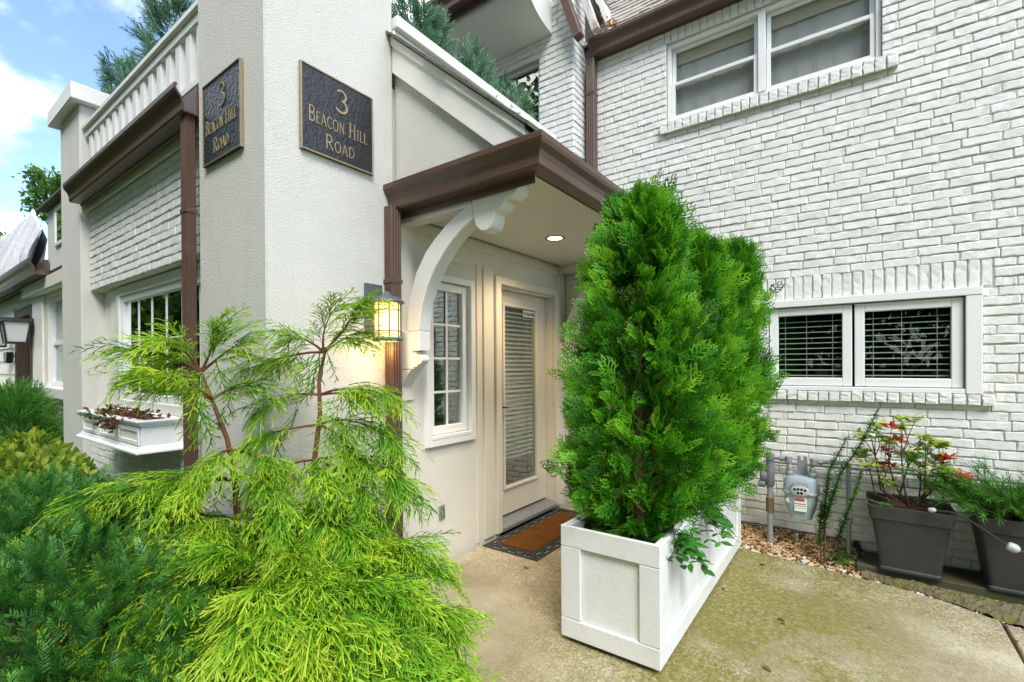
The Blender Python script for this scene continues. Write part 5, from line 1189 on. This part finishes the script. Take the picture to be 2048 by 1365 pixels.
# ---- golden threadleaf cypress --------------------------------------------
THR = [t_thread(np.random.default_rng(200 + i)) for i in range(9)]
def at(u, v, depth):
    """bed coordinates of a twig end, from bearing, rise and distance"""
    return _camC + (np.array(_w2) + np.array(_r3) * (u - 1024) / 945.85 + np.array(_u3) * (736.3 - v) / 945.85) * depth
def cypress(stems, branches, seed):
    r = np.random.default_rng(seed); t = empty('golden_cypress', (-2.15, 1.15, 0), 'golden threadleaf cypress with drooping yellow-green sprays in front of the stucco pier', 'shrub'); off = np.array((-2.15, 1.15, 0))
    for s in stems:
        pts = [np.array(p) - off for p in s]; n = len(pts); MB().tube(pts, list(np.linspace(.021, .007, n)), 8).build('stem', 'red_bark', t, 0, True)
    P, D, U, S, T = [], [], [], [], []; tw = MB()
    for (a, b, dens, dtb) in branches:
        a, b = np.array(a), np.array(b); L = np.linalg.norm(b - a); c = (a + b) / 2 + np.array((0, 0, .16 * L)) + r.normal(0, .02, 3)
        q = lambda s: (1 - s) ** 2 * a + 2 * s * (1 - s) * c + s * s * b
        tw.tube([q(s) - off for s in (0, .2, .4, .6, .8, 1.0)], list(np.linspace(.0078, .0020, 6)), 6, False)
        n = int(L * dens * .68) + 7; dt = r.normal(0, .10) + dtb; lat = np.cross(b - a, (0, 0, 1)); lat /= np.linalg.norm(lat) + 1e-6
        for k in range(n):
            s = 0.16 + .86 * r.random() ** .8; s = min(s, 1); p = q(s) + r.normal(0, .010, 3); tan = q(min(1, s + .05)) - q(s - .05); tan = tan / np.linalg.norm(tan)
            sd = r.normal(0, .75) * (1.15 - .6 * s)
            P.append(p - off); D.append(tan + lat * sd + np.array((0, 0, r.normal(-.12, .28)))); U.append((r.normal(0, .3), r.normal(0, .3), 1)); S.append((.12 + .15 * r.random()) * (0.8 + .4 * min(1, L))); T.append(dt + r.normal(0, .19) - .08)
        for k in range(int(L * 5)):      # long hanging threads
            s = r.random(); p = q(s); P.append(p - off); D.append((r.normal(0, .25), r.normal(0, .25), -1)); U.append((1, r.normal(0, .5), 0)); S.append(.16 + .16 * r.random()); T.append(dt - .15)
    tw.build('twig', 'red_bark', t)
    V, F, TT = scatter(THR, P, D, U, S, T, r); make_np('foliage', V, F, TT, 'cypress_leaf', t)
    ix = r.choice(len(P), 90, False); V, F, TT = scatter(THR, np.array([P[i] for i in ix]) - np.array((0, 0, .02)), np.array([D[i] for i in ix]), np.array([U[i] for i in ix]), np.full(90, .11), np.full(90, .0), r)
    make_np('dead_sprigs', V, F, TT, 'litter', t); return t
A_ = at
S1 = [(-2.12, 1.20, 0), (-2.20, 1.27, .40), A_(612, 1040, 2.42), A_(628, 930, 2.45), A_(640, 830, 2.46), A_(638, 760, 2.47), A_(652, 695, 2.48)]
S2 = [(-2.18, 1.10, 0), (-2.30, 1.08, .40), A_(476, 1060, 2.30), A_(470, 960, 2.30), A_(455, 880, 2.30), A_(420, 790, 2.28), A_(398, 735, 2.28)]
BR = []
def B(su, sv, sd, eu, ev, ed, dens=105, dt=0.0): BR.append((A_(su, sv, sd), A_(eu, ev, ed), dens, dt))
for e in ((665, 625, 2.45), (715, 622, 2.4), (560, 672, 2.5), (480, 745, 2.5), (705, 675, 2.4)): B(648, 705, 2.48, *e, 95, .05)
for e in ((530, 815, 2.4), (735, 800, 2.35), (770, 790, 2.35)): B(640, 790, 2.47, *e, 90, .0)
for e in ((780, 880, 2.25), (520, 875, 2.35), (700, 900, 2.3)): B(636, 850, 2.46, *e, 85)
for e in ((795, 955, 2.2), (525, 965, 2.3), (730, 985, 2.2), (650, 960, 2.15)): B(628, 920, 2.45, *e, 125)
for e in ((760, 1040, 2.2), (520, 1050, 2.25), (640, 1060, 2.1), (700, 1080, 2.05)): B(618, 1010, 2.43, *e, 135, -.05)
for e in ((432, 672, 2.25), (335, 685, 2.15), (275, 705, 2.1), (250, 750, 2.12), (475, 690, 2.3)): B(402, 745, 2.28, *e, 100, .08)
for e in ((300, 760, 2.12), (350, 755, 2.05), (510, 770, 2.3)): B(425, 800, 2.28, *e, 85, .05)
for e in ((560, 935, 2.2), (410, 935, 2.1)): B(462, 900, 2.3, *e, 110, -.02)
for e in ((180, 1000, 1.95), (260, 975, 2.0), (350, 1010, 2.0), (560, 1000, 2.1)): B(468, 960, 2.3, *e, 120, .08)
for e in ((300, 1060, 2.0), (400, 1060, 2.0), (560, 1060, 2.1)): B(474, 1040, 2.3, *e, 130, -.05)
for e in ((560, 1110, 2.15), (480, 1120, 2.1), (420, 1100, 2.05), (650, 1120, 2.1), (720, 1110, 2.1), (360, 1080, 2.0), (780, 1090, 2.15)): B(545, 1060, 2.35, *e, 120, -.05)
MOUND = [(110, 1185, 1.75), (175, 1320, 1.62), (240, 1150, 1.8), (330, 1225, 1.66), (270, 1340, 1.5), (420, 1330, 1.5), (510, 1190, 1.62), (560, 1350, 1.48), (660, 1250, 1.55), (700, 1130, 1.9), (760, 1350, 1.55),
         (800, 1180, 1.8), (860, 1095, 2.1), (905, 1140, 2.1), (945, 1235, 2.0), (960, 1330, 1.9), (880, 1310, 1.75), (600, 1120, 1.9), (450, 1110, 1.85), (350, 1140, 1.85), (640, 1180, 1.7), (740, 1240, 1.65), (820, 1270, 1.7),
         (480, 1270, 1.5), (390, 1190, 1.72), (560, 1220, 1.6), (905, 1230, 1.95), (690, 1340, 1.5), (620, 1300, 1.48), (840, 1360, 1.6), (330, 1340, 1.5), (780, 1100, 2.05), (860, 1180, 1.9), (930, 1380, 1.7), (500, 1370, 1.42), (720, 1180, 1.75)]
for i, e in enumerate(MOUND): B(560 + 14 * (i % 7 - 3), 1190 + 12 * (i % 5), 2.15, 560 + (e[0] - 560) * (.84 if e[0] > 560 else .98), e[1], e[2], 100, .10)
cypress([S1, S2], BR, 8)

# ---- dark yew mass -----------------------------------------------------------
YEW = [t_needle(np.random.default_rng(300 + i)) for i in range(6)]
def mound_shrub(name, label, cat, fn, x0, x1, y0, y1, n, tpl, leaf, size, seed, depth=0.30, upb=0.9, dtm=0.0, group=None, stems=8, barkm='bark_dark'):
    """foliage shell over an uneven mound: fn(x,y) gives the top height, None outside"""
    r = np.random.default_rng(seed); cx, cy = (x0 + x1) / 2, (y0 + y1) / 2; t = empty(name, (cx, cy, 0), label, cat, group); st = MB(); P, D, U, S, T = [], [], [], [], []
    k = 0; tries = 0
    while k < n and tries < n * 20:
        tries += 1
        x, y = x0 + (x1 - x0) * r.random(), y0 + (y1 - y0) * r.random(); z = fn(x, y)
        if z is None: continue
        e = .03; zx, zy = fn(x + e, y), fn(x, y + e); gx = -((zx if zx is not None else z - .15) - z) / e; gy = -((zy if zy is not None else z - .15) - z) / e
        nrm = np.array((gx, gy, 1.0)); nrm /= np.linalg.norm(nrm); dd = depth * r.random() ** 1.8
        p = np.array((x - cx, y - cy, max(.03, z - dd))); P.append(p); D.append(nrm * upb + np.array((0, 0, .25)) + r.normal(0, .5, 3)); U.append(r.normal(0, 1, 3)); S.append(size * (.7 + .6 * r.random())); T.append(r.normal(dtm, .16)); k += 1
    for k in range(stems):
        x, y = x0 + (x1 - x0) * (.2 + .6 * r.random()), y0 + (y1 - y0) * (.2 + .6 * r.random()); z = fn(x, y) or .3
        MB().tube([(x - cx, y - cy, 0), (x - cx + r.normal(0, .05), y - cy + r.normal(0, .05), z * .5), (x - cx + r.normal(0, .1), y - cy + r.normal(0, .1), z * .92)], [.015, .011, .005], 6).build('stem', barkm, t)
    V, F, TT = scatter(tpl, P, D, U, S, T, r); make_np('foliage', V, F, TT, leaf, t); return t
def lump(x, y, s=1.0): return .045 * math.sin(x * 7.3 * s + 1.1) * math.cos(y * 8.1 * s + .4) + .03 * math.sin(x * 15.1 * s + y * 11.7 * s)
def yew_h(x, y):
    e = ((x + 2.95) / 1.45) ** 2 + ((y - .50) / .62) ** 2
    if e > 1: return None
    return .30 + .66 * (1 - e) ** .45 + lump(x, y)
mound_shrub('yew_shrub', 'dark green yew spreading below the golden cypress to the picture corner', 'shrub', yew_h, -4.4, -1.5, -.12, 1.12, 6600, YEW, 'yew_leaf', .090, 21, .30)
def yew2_h(x, y):
    e = ((x + 1.75) / .62) ** 2 + ((y - .36) / .50) ** 2
    if e > 1: return None
    return .12 + .50 * (1 - e) ** .5 + lump(x, y)
mound_shrub('yew_shrub', 'low dark yew in front, under the drooping golden sprays', 'shrub', yew2_h, -2.4, -1.1, -.2, .9, 1800, YEW, 'yew_leaf', .10, 22, .3)
GLD = [t_leaf(np.random.default_rng(320 + i), .5, .2, .2) for i in range(4)]
def gold_h(x, y):
    e = ((x + 4.95) / .95) ** 2 + ((y - .72) / .36) ** 2
    return None if e > 1 else .45 + .53 * (1 - e) ** .5 + lump(x, y)
mound_shrub('variegated_shrub', 'yellow variegated shrub rising behind the dark yew', 'shrub', gold_h, -5.95, -3.95, .34, 1.10, 3000, GLD, 'gold_leaf', .075, 23, .25, dtm=.02)
JUN = [t_feather(np.random.default_rng(340 + i)) for i in range(6)]
def jun_h(x, y):
    e = ((x + 8.6) / .75) ** 2 + ((y - 1.12) / .38) ** 2
    return None if e > 1 else .30 + .95 * (1 - e) ** .5 + lump(x, y)
mound_shrub('juniper_shrub', 'green upright shrub in front of the dark brown neighbouring door', 'shrub', jun_h, -9.4, -7.8, .7, 1.52, 1100, JUN, 'juniper_leaf', .22, 24, .45)

# ---- terrace evergreens --------------------------------------------------------
BLU = [t_feather(np.random.default_rng(360 + i), .045, 14) for i in range(6)]
for k, (x, y, zt, rad, lab) in enumerate(((-3.00, 2.78, 4.58, .30, 'blue-green evergreen on the terrace against the pier'), (-2.98, 3.38, 4.45, .29, 'blue-green evergreen in the middle of the sloping white parapet'),
                                         (-2.95, 3.95, 4.42, .27, 'blue-green evergreen in front of the small terrace window'), (-7.65, 2.10, 5.55, .42, 'blue-green evergreen behind the balustrade near the capped pillar'), (-5.75, 2.0, 5.50, .42, 'tall blue-green evergreen behind the balustrade near the plaque pier'))):
    arborvitae('terrace_evergreen', (x, y, 3.50), 3.62, zt, (lambda rr: (lambda h: rr * (1 - .55 * h ** 2)))(rad), 80 if k < 3 else 110, 40 + k, lab, 'tree', 'evergreens on the terrace', 'bluegreen_leaf', BLU, (.12, .20), 9, barkm='bark_dark', trunk_r=.02)

# ---- broadleaf trees -------------------------------------------------------------
TLF = [t_leaf(np.random.default_rng(380 + i), .62, .2, .2, 2) for i in range(3)]
def tree(base, H, cr, n, seed, label, leaf_size=.22, group=None, clumps=46, hmin=.22):
    r = np.random.default_rng(seed); t = empty('broadleaf_tree', base, label, 'tree', group); tr = MB()
    tr.tube([(0, 0, -.3), (.1, .05, H * .25), (-.05, .1, H * .5), (.05, 0, H * .85)], [H * .022, H * .018, H * .012, H * .003], 9); tr.build('trunk', 'bark_dark', t, 0, True)
    P, D, U, S, T = [], [], [], [], []; lb = MB()
    for k in range(clumps):
        a = k * 2.4 + r.normal(0, .3); h = hmin + (.98 - hmin) * (k + .5) / clumps; rr = cr * math.sin(math.pi * (.10 + .84 * (h - hmin) / (1 - hmin))) ** .6 * (.45 + .6 * r.random())
        c = np.array((math.cos(a) * rr, math.sin(a) * rr, H * h)); lb.tube([(0, 0, H * (h - .14)), c * np.array((.5, .5, 1)) - np.array((0, 0, H * .05)), c], [H * .005, H * .003, H * .001], 5, False)
        m = n // clumps; P.append(c + r.normal(0, cr * .17, (m, 3))); D.append(r.normal(0, 1, (m, 3)) + np.array((0, 0, -.3))); U.append(r.normal(0, .5, (m, 3)) + np.array((0, 0, 1))); S.append(leaf_size * (.7 + .6 * r.random(m))); T.append(r.normal(.05 + .15 * r.normal(), .15, m))
    lb.build('limb', 'bark_dark', t)
    V, F, TT = scatter(TLF, np.concatenate(P), np.concatenate(D), np.concatenate(U), np.concatenate(S), np.concatenate(T), r); make_np('crown', V, F, TT, 'tree_leaf', t); return t
tree((-32.9, 6.0, 0), 11.6, 1.3, 2000, 51, 'bright green broadleaf tree rising behind the neighbouring roof', .24, None, 26, .80)
tree((-64, 6.6, 0), 14.0, 3.0, 3000, 52, 'distant broadleaf tree beyond the silver tarpaulin', .4, None, 30, .6)
for k, (x, y, H, c) in enumerate(((-15, -10, 15, 4.8), (-8.5, -12.5, 17, 5.2), (-2, -12.5, 17, 5.2), (4, -12.5, 17, 5.0), (10.5, -12, 13, 4.4), (-22, -7, 12, 4.2))):
    tree((x, y, 0), H, c, 13000, 60 + k, ('broadleaf tree across the lawn, reflected in the windows', 'tall broadleaf tree across the lawn opposite the porch', 'broadleaf tree across the lawn straight opposite the brick wall', 'broadleaf tree across the lawn beyond the path', 'broadleaf tree at the end of the lawn beside the path', 'broadleaf tree opposite the neighbouring door')[k], .34, 'trees across the lawn')

for x, y, H, c, lab in ((-18.5, -3.6, 9, 3.2, 'broadleaf tree mirrored in the bay window, nearest the neighbouring house'), (-26, -5.2, 11, 4.0, 'broadleaf tree mirrored in the bay window, further along the street'), (-34, -6.5, 13, 4.8, 'broadleaf tree mirrored in the bay window, furthest along the street')):
    tree((x, y, 0), H, c, 11000, int(-x), lab, .34, 'trees along the street')
def added_hedge_h(x, y):
    e = ((y + 8.6) / 1.0) ** 2
    return None if e > 1 else 3.4 + .6 * (1 - e) ** .5 + .25 * math.sin(x * 1.3) + .2 * math.sin(x * 3.1 + y)
mound_shrub('added_hedge', 'tall unseen row of green foliage added across the lawn to darken the lower window reflections', 'added_hedge', added_hedge_h, -30, 14, -9.6, -7.6, 15000, TLF, 'tree_leaf', .36, 25, 3.6, stems=30)  # unseen foliage row, added to keep bright sky out of the lower panes

# ---- planting bed with gravel ------------------------------------------------------
def edge_y(x):
    xs = [p[0] for p in EDGE]; ys = [p[1] for p in EDGE]
    return float(np.interp(x, xs + [2.0], ys + [3.86]))
def bed_z(x, y):
    e = edge_y(x); f = max(0, min(1, (y - e) / (4.70 - e)))
    k = 1 if x < .02 else 0.22
    return -.028 + .145 * k * f ** 1.3 + .006 * math.sin(31 * x + 17 * y) + .006 * math.sin(53 * x - 29 * y)
V = []; nx, ny = 90, 26
for i in range(nx + 1):
    x = -1.05 + 3.1 * i / nx
    for j in range(ny + 1):
        y = edge_y(x) - .03 + (4.735 - edge_y(x) + .03) * j / ny; V.append((x, y, bed_z(x, y)))
tag(MB().add(V, [(i * (ny + 1) + j, (i + 1) * (ny + 1) + j, (i + 1) * (ny + 1) + j + 1, i * (ny + 1) + j + 1) for i in range(nx) for j in range(ny)]).build('planting_bed', 'soil', None, 0, True), kind='structure')
def pebble_t(r):
    t = (1 + 5 ** .5) / 2; v = np.array([(-1, t, 0), (1, t, 0), (-1, -t, 0), (1, -t, 0), (0, -1, t), (0, 1, t), (0, -1, -t), (0, 1, -t), (t, 0, -1), (t, 0, 1), (-t, 0, -1), (-t, 0, 1)]) / 1.9
    f = np.array([(0, 11, 5), (0, 5, 1), (0, 1, 7), (0, 7, 10), (0, 10, 11), (1, 5, 9), (5, 11, 4), (11, 10, 2), (10, 7, 6), (7, 1, 8), (3, 9, 4), (3, 4, 2), (3, 2, 6), (3, 6, 8), (3, 8, 9), (4, 9, 5), (2, 4, 11), (6, 2, 10), (8, 6, 7), (9, 8, 1)])
    return v * (1 + r.normal(0, .16, (12, 1))) * np.array((1, .75, .55)), f, np.full(12, .5)
rp = np.random.default_rng(31); PEB = [pebble_t(rp) for _ in range(8)]
P, S, T = [], [], []
for k in range(5200):
    x = -1.02 + 1.15 * rp.random() if k < 3900 else .0 + 1.2 * rp.random(); e = edge_y(x)
    y = e + .01 + ((4.69 if x < .0 else 4.36) - e - .01) * rp.random() ** .9
    s = .0065 + .009 * rp.random() ** 2 + (.008 if rp.random() < .05 else 0)
    P.append((x, y, bed_z(x, y) + .002)); S.append(s); T.append(rp.normal(0, .22) + (.28 if (y - e) < .08 else -.06))
n = len(P); V, F, TT = scatter(PEB, P, rp.normal(0, 1, (n, 3)) * np.array((1, 1, .2)), rp.normal(0, .25, (n, 3)) + np.array((0, 0, 1)), S, T, rp)
g = make_np('gravel', V, F, TT, 'pebble'); g.data.polygons.foreach_set('use_smooth', [True] * len(F)); tag(g, 'tan and white pebbles covering the bed along the brick wall', 'gravel', None, 'stuff')
LIT = [t_leaf(np.random.default_rng(400 + i), .55, .5, .35, 3) for i in range(4)]
P, S, T = [], [], []
for k in range(230):
    x = -1.0 + 2.2 * rp.random() ** 1.2; e = edge_y(x); y = e + .03 + ((4.69 if x < .0 else 4.35) - e - .03) * rp.random() ** .6; P.append((x, y, bed_z(x, y) + .008)); S.append(.025 + .03 * rp.random()); T.append(rp.normal(.0, .3))
n = len(P); V, F, TT = scatter(LIT, P, rp.normal(0, 1, (n, 3)) * np.array((1, 1, .15)), rp.normal(0, .35, (n, 3)) + np.array((0, 0, 1)), S, T, rp)
tag(make_np('leaf_litter', V, F, TT, 'litter'), 'brown leaf litter scattered over the gravel bed', 'leaf litter', None, 'stuff')
# rough mossy footing between patio edge and plank
V = []; nx, ny = 80, 8; rm = np.random.default_rng(4)
for i in range(nx + 1):
    x = .03 + 1.8 * i / nx
    for j in range(ny + 1):
        f = j / ny; y0 = edge_y(x) + .045; y = y0 + (4.36 - y0) * f; V.append((x, y + .008 * math.sin(x * 23), -.03 + .052 * math.sin(math.pi * (.06 + .88 * f)) ** .6 + .007 * rm.normal()))
mat('mossy_stone', (0.20, 0.165, 0.10), 0.9, (0.09, 0.07, 0.035), 22, 0.8, 1.0, 60, bdist=.02, grime=((0.12, 0.125, 0.02), 9, .46, .60))
tag(MB().add(V, [(i * (ny + 1) + j, (i + 1) * (ny + 1) + j, (i + 1) * (ny + 1) + j + 1, i * (ny + 1) + j + 1) for i in range(nx) for j in range(ny)]).build('footing_edge', 'mossy_stone', None, 0, False), kind='structure')

# ---- plants by the wall --------------------------------------------------------------
SML = [t_leaf(np.random.default_rng(420 + i), .42, .15, .15) for i in range(3)]
def leafy_stems(name, label, cat, base, stems, leaf, size, seed, dens, barkm='bark', start=.25, rad=.006, dt=0.0):
    r = np.random.default_rng(seed); t = empty(name, base, label, cat); P, D, U, S, T = [], [], [], [], []; o = np.array(base)
    for pts in stems:
        pts = [np.array(p) - o for p in pts]; MB().tube(pts, list(np.linspace(rad, rad * .3, len(pts))), 6).build('stem', barkm, t, 0, True)
        seg = [np.linalg.norm(pts[i + 1] - pts[i]) for i in range(len(pts) - 1)]; L = sum(seg); n = int(L * dens)
        for k in range(n):
            s = start + (1 - start) * (k + r.random()) / n; q = s * L; i = 0
            while i < len(seg) - 1 and q > seg[i]: q -= seg[i]; i += 1
            d = unit(pts[i + 1] - pts[i]); p = pts[i] + d * q; a = k * 2.4; sd = np.cross(d, (math.cos(a), math.sin(a), .3))
            P.append(p); D.append(d * .55 + sd * .9); U.append(d + r.normal(0, .2, 3)); S.append(size * (.7 + .5 * r.random()) * (1.1 - .45 * s)); T.append(r.normal(dt, .18))
    V, F, TT = scatter(SML, P, D, U, S, T, r); make_np('leaves', V, F, TT, leaf, t); return t
b0 = (-.20, 4.385, .0)
leafy_stems('upright_shrub', 'tall thin upright shrub with small dark leaves between the gas meter and the black pot', 'shrub', b0,
    [[b0, (-.19, 4.385, .35), (-.10, 4.39, .70), (.03, 4.39, .95), (.135, 4.40, 1.215)], [b0, (-.20, 4.40, .4), (-.17, 4.40, .72), (-.09, 4.41, .90), (-.055, 4.42, .99)], [(-.17, 4.40, .0), (-.10, 4.40, .25), (-.04, 4.40, .46), (.02, 4.42, .66), (.03, 4.42, .75)], [(-.22, 4.385, 0), (-.23, 4.39, .25), (-.22, 4.40, .48)]],
    'yew_leaf', .052, 71, 230, 'bark', .26, .0075, .30)
sprawl('bed_weed', 'low fine green weeds at the foot of the upright shrub', 'plant', (-.08, 4.47, .03), 22, .13, .024, 72, 'juniper_leaf', .2)
# leggy azalea in the first pot
az = (.31, 4.47, .50); st_ = []
ra = np.random.default_rng(81)
for e in ((.09, 4.42, 1.02), (.20, 4.45, .98), (.27, 4.40, 1.10), (.40, 4.43, .98), (.47, 4.45, .95), (.05, 4.45, .86), (.36, 4.40, .80), (.50, 4.42, .82), (.30, 4.50, .88), (.16, 4.46, .75)):
    e = np.array(e); a = np.array(az); m1 = a + (e - a) * .33 + np.array(((e[0] - a[0]) * .45, 0, -.05)) + ra.normal(0, .02, 3); m2 = a + (e - a) * .68 + np.array(((e[0] - a[0]) * .25, 0, .0)) + ra.normal(0, .025, 3)
    st_.append([a, m1, m2, e])
    for q in range(3): st_.append([m2, (m2 + e) / 2 + ra.normal(0, .03, 3), e + ra.normal(0, .05, 3)])
azl = empty('azalea', az, 'leggy shrub with yellow, green and red leaves in the black pot beside the upright shrub', 'shrub'); sb_ = MB(); P, D, U, S, T = [], [], [], [], []
for pts in st_:
    pp = [np.array(p) - np.array(az) for p in pts]; main = len(pts) == 4
    sb_.tube(pp, [.009, .007, .005, .0025] if main else [.004, .003, .0015], 6)
    tip = pp[-1]; dt = .30 * ra.normal(); red = ra.random() < .06
    for k in range(17 if not main else 13):
        a = k * 2.4; P.append(tip - np.array((0, 0, .02 * ra.random())) + ra.normal(0, .012, 3)); D.append((math.cos(a), math.sin(a), .35 + ra.normal(0, .3))); U.append((ra.normal(0, .3), ra.normal(0, .3), 1)); S.append(.048 + .03 * ra.random()); T.append(.55 if red else .05 + min(.3, abs(dt)) * (k % 3 - .5) * .6)
sb_.build('stem', 'bark', azl, 0, True)
V, F, TT = scatter(SML, P, D, U, S, T, ra); make_np('leaves', V, F, TT, 'azalea_leaf', azl)
sprawl('pot_weed', 'small green weeds on the soil of the black pot with the leggy shrub', 'plant', (.20, 4.42, .50), 9, .10, .026, 83, 'juniper_leaf', .15)
# juniper in the second pot
r = np.random.default_rng(91); jb = (.86, 4.50, .50); jp = empty('potted_juniper', jb, 'feathery green juniper in the black pot at the picture edge', 'shrub'); P, D, U, S, T = [], [], [], [], []; tw = MB()
for k in range(92):
    a = k * 2.4; el = .25 + .75 * r.random(); d = np.array((math.cos(a) * 1.15 - .1, math.sin(a) * .62 - .22, el)); L = .26 + .22 * r.random()
    if d[1] > .15: d[1] *= .3
    tw.tube([(0, 0, 0), d * L * .5, d * L], [.005, .003, .0015], 5, False)
    for j in range(15):
        s = .2 + .8 * r.random(); P.append(d * L * s + r.normal(0, .018, 3)); D.append(d + r.normal(0, .45, 3)); U.append(r.normal(0, 1, 3)); S.append(.07 + .07 * r.random()); T.append(r.normal(0, .15))
tw.build('stem', 'bark', jp); V, F, TT = scatter(JUN, P, D, U, S, T, r); V[:, 1] = np.minimum(V[:, 1], 4.70 - jb[1]); make_np('foliage', V, F, TT, 'juniper_leaf', jp)
# withered plants in the window box
r = np.random.default_rng(95); P, D, U, S, T = [], [], [], [], []
wpl = empty('withered_plant', (-4.7, 1.22, 1.15), 'brown withered plants drooping from the white window box', 'plant')
for k in range(240):
    x = -.50 + 1.13 * r.random(); y = r.normal(0, .06); hang = r.random() < .22
    if hang: y = -.13 - .02 * r.random()
    P.append((x if not hang else -.02 + .34 * r.random(), y, .03 + .05 * r.random() - (.09 * r.random() if hang else 0))); D.append((r.normal(), r.normal(), -.6 if hang else r.normal(.1, .4))); U.append(r.normal(0, 1, 3)); S.append(.025 + .03 * r.random()); T.append(r.normal(-.25, .15))
V, F, TT = scatter(LIT, P, D, U, S, T, r); make_np('leaves', V, F, TT, 'litter', wpl)
sprawl('seedling', 'small green seedling among the withered plants in the window box', 'plant', (-4.98, 1.20, 1.15), 9, .14, .05, 96, 'juniper_leaf', .25)

# ---- fallen leaves ---------------------------------------------------------------------
LV = [t_leaf(np.random.default_rng(440 + i), .42 + .08 * i, .7, .5) for i in range(3)]
for k, (x, y, z, s, a, lab) in enumerate(((-2.067, 2.966, .004, .075, .4, 'curled red-brown leaf on the concrete in front of the doormat'), (-.726, 3.46, .004, .060, 2.2, 'brown leaf on the mossy concrete beside the planter'), (-.387, 3.255, .004, .065, .2, 'orange-brown leaf on the mossy concrete in mid patio'),
        (-.36, 3.235, .004, .05, -1.0, 'small brown leaf touching the orange-brown leaf in mid patio'), (-.389, 2.699, .004, .07, -.4, 'brown leaf at the bottom of the patio near the planter corner'), (.72, 3.743, .0, .06, 1.7, 'orange leaf in the patio joint'),
        (-.081, 4.19, .004, .05, .1, 'small dark leaf at the gravel edge of the patio'), (-.60, 4.05, .004, .07, .9, 'withered twig leaf near the far end of the planter'), (-2.45, 2.78, .004, .03, 2.0, 'tiny dark leaf near the stucco wall'), (.06, 3.45, .004, .04, 1.0, 'tiny dark leaf in the middle of the open patio'))):
    V, F, T = LV[k % 3]; c, s_ = math.cos(a), math.sin(a); s *= .68; W = V * s; W[:, 2] += .006
    W = np.stack((W[:, 0] * c - W[:, 1] * s_, W[:, 0] * s_ + W[:, 1] * c, np.maximum(W[:, 2] + .2 * s * (V[:, 0] - .5) ** 2, .001)), 1)
    o = make_np('fallen_leaf', W, F, T, 'dry_leaf'); o.location = (x, y, z); tag(o, lab, 'leaf', 'fallen leaves on the patio')
r = np.random.default_rng(97); P = r.normal(0, .035, (26, 3)); P[:, 2] = np.abs(P[:, 2]) ; V, F, TT = scatter(LIT, P, r.normal(0, 1, (26, 3)), r.normal(0, 1, (26, 3)), .03 + .03 * r.random(26), r.normal(.5, .15, 26), r)
o = make_np('leaf_clump', V, F, TT, 'litter'); o.location = (-2.02, 4.60, 5.06); tag(o, 'orange dead leaf clump caught on the brown gutter under the shingles', 'leaves')
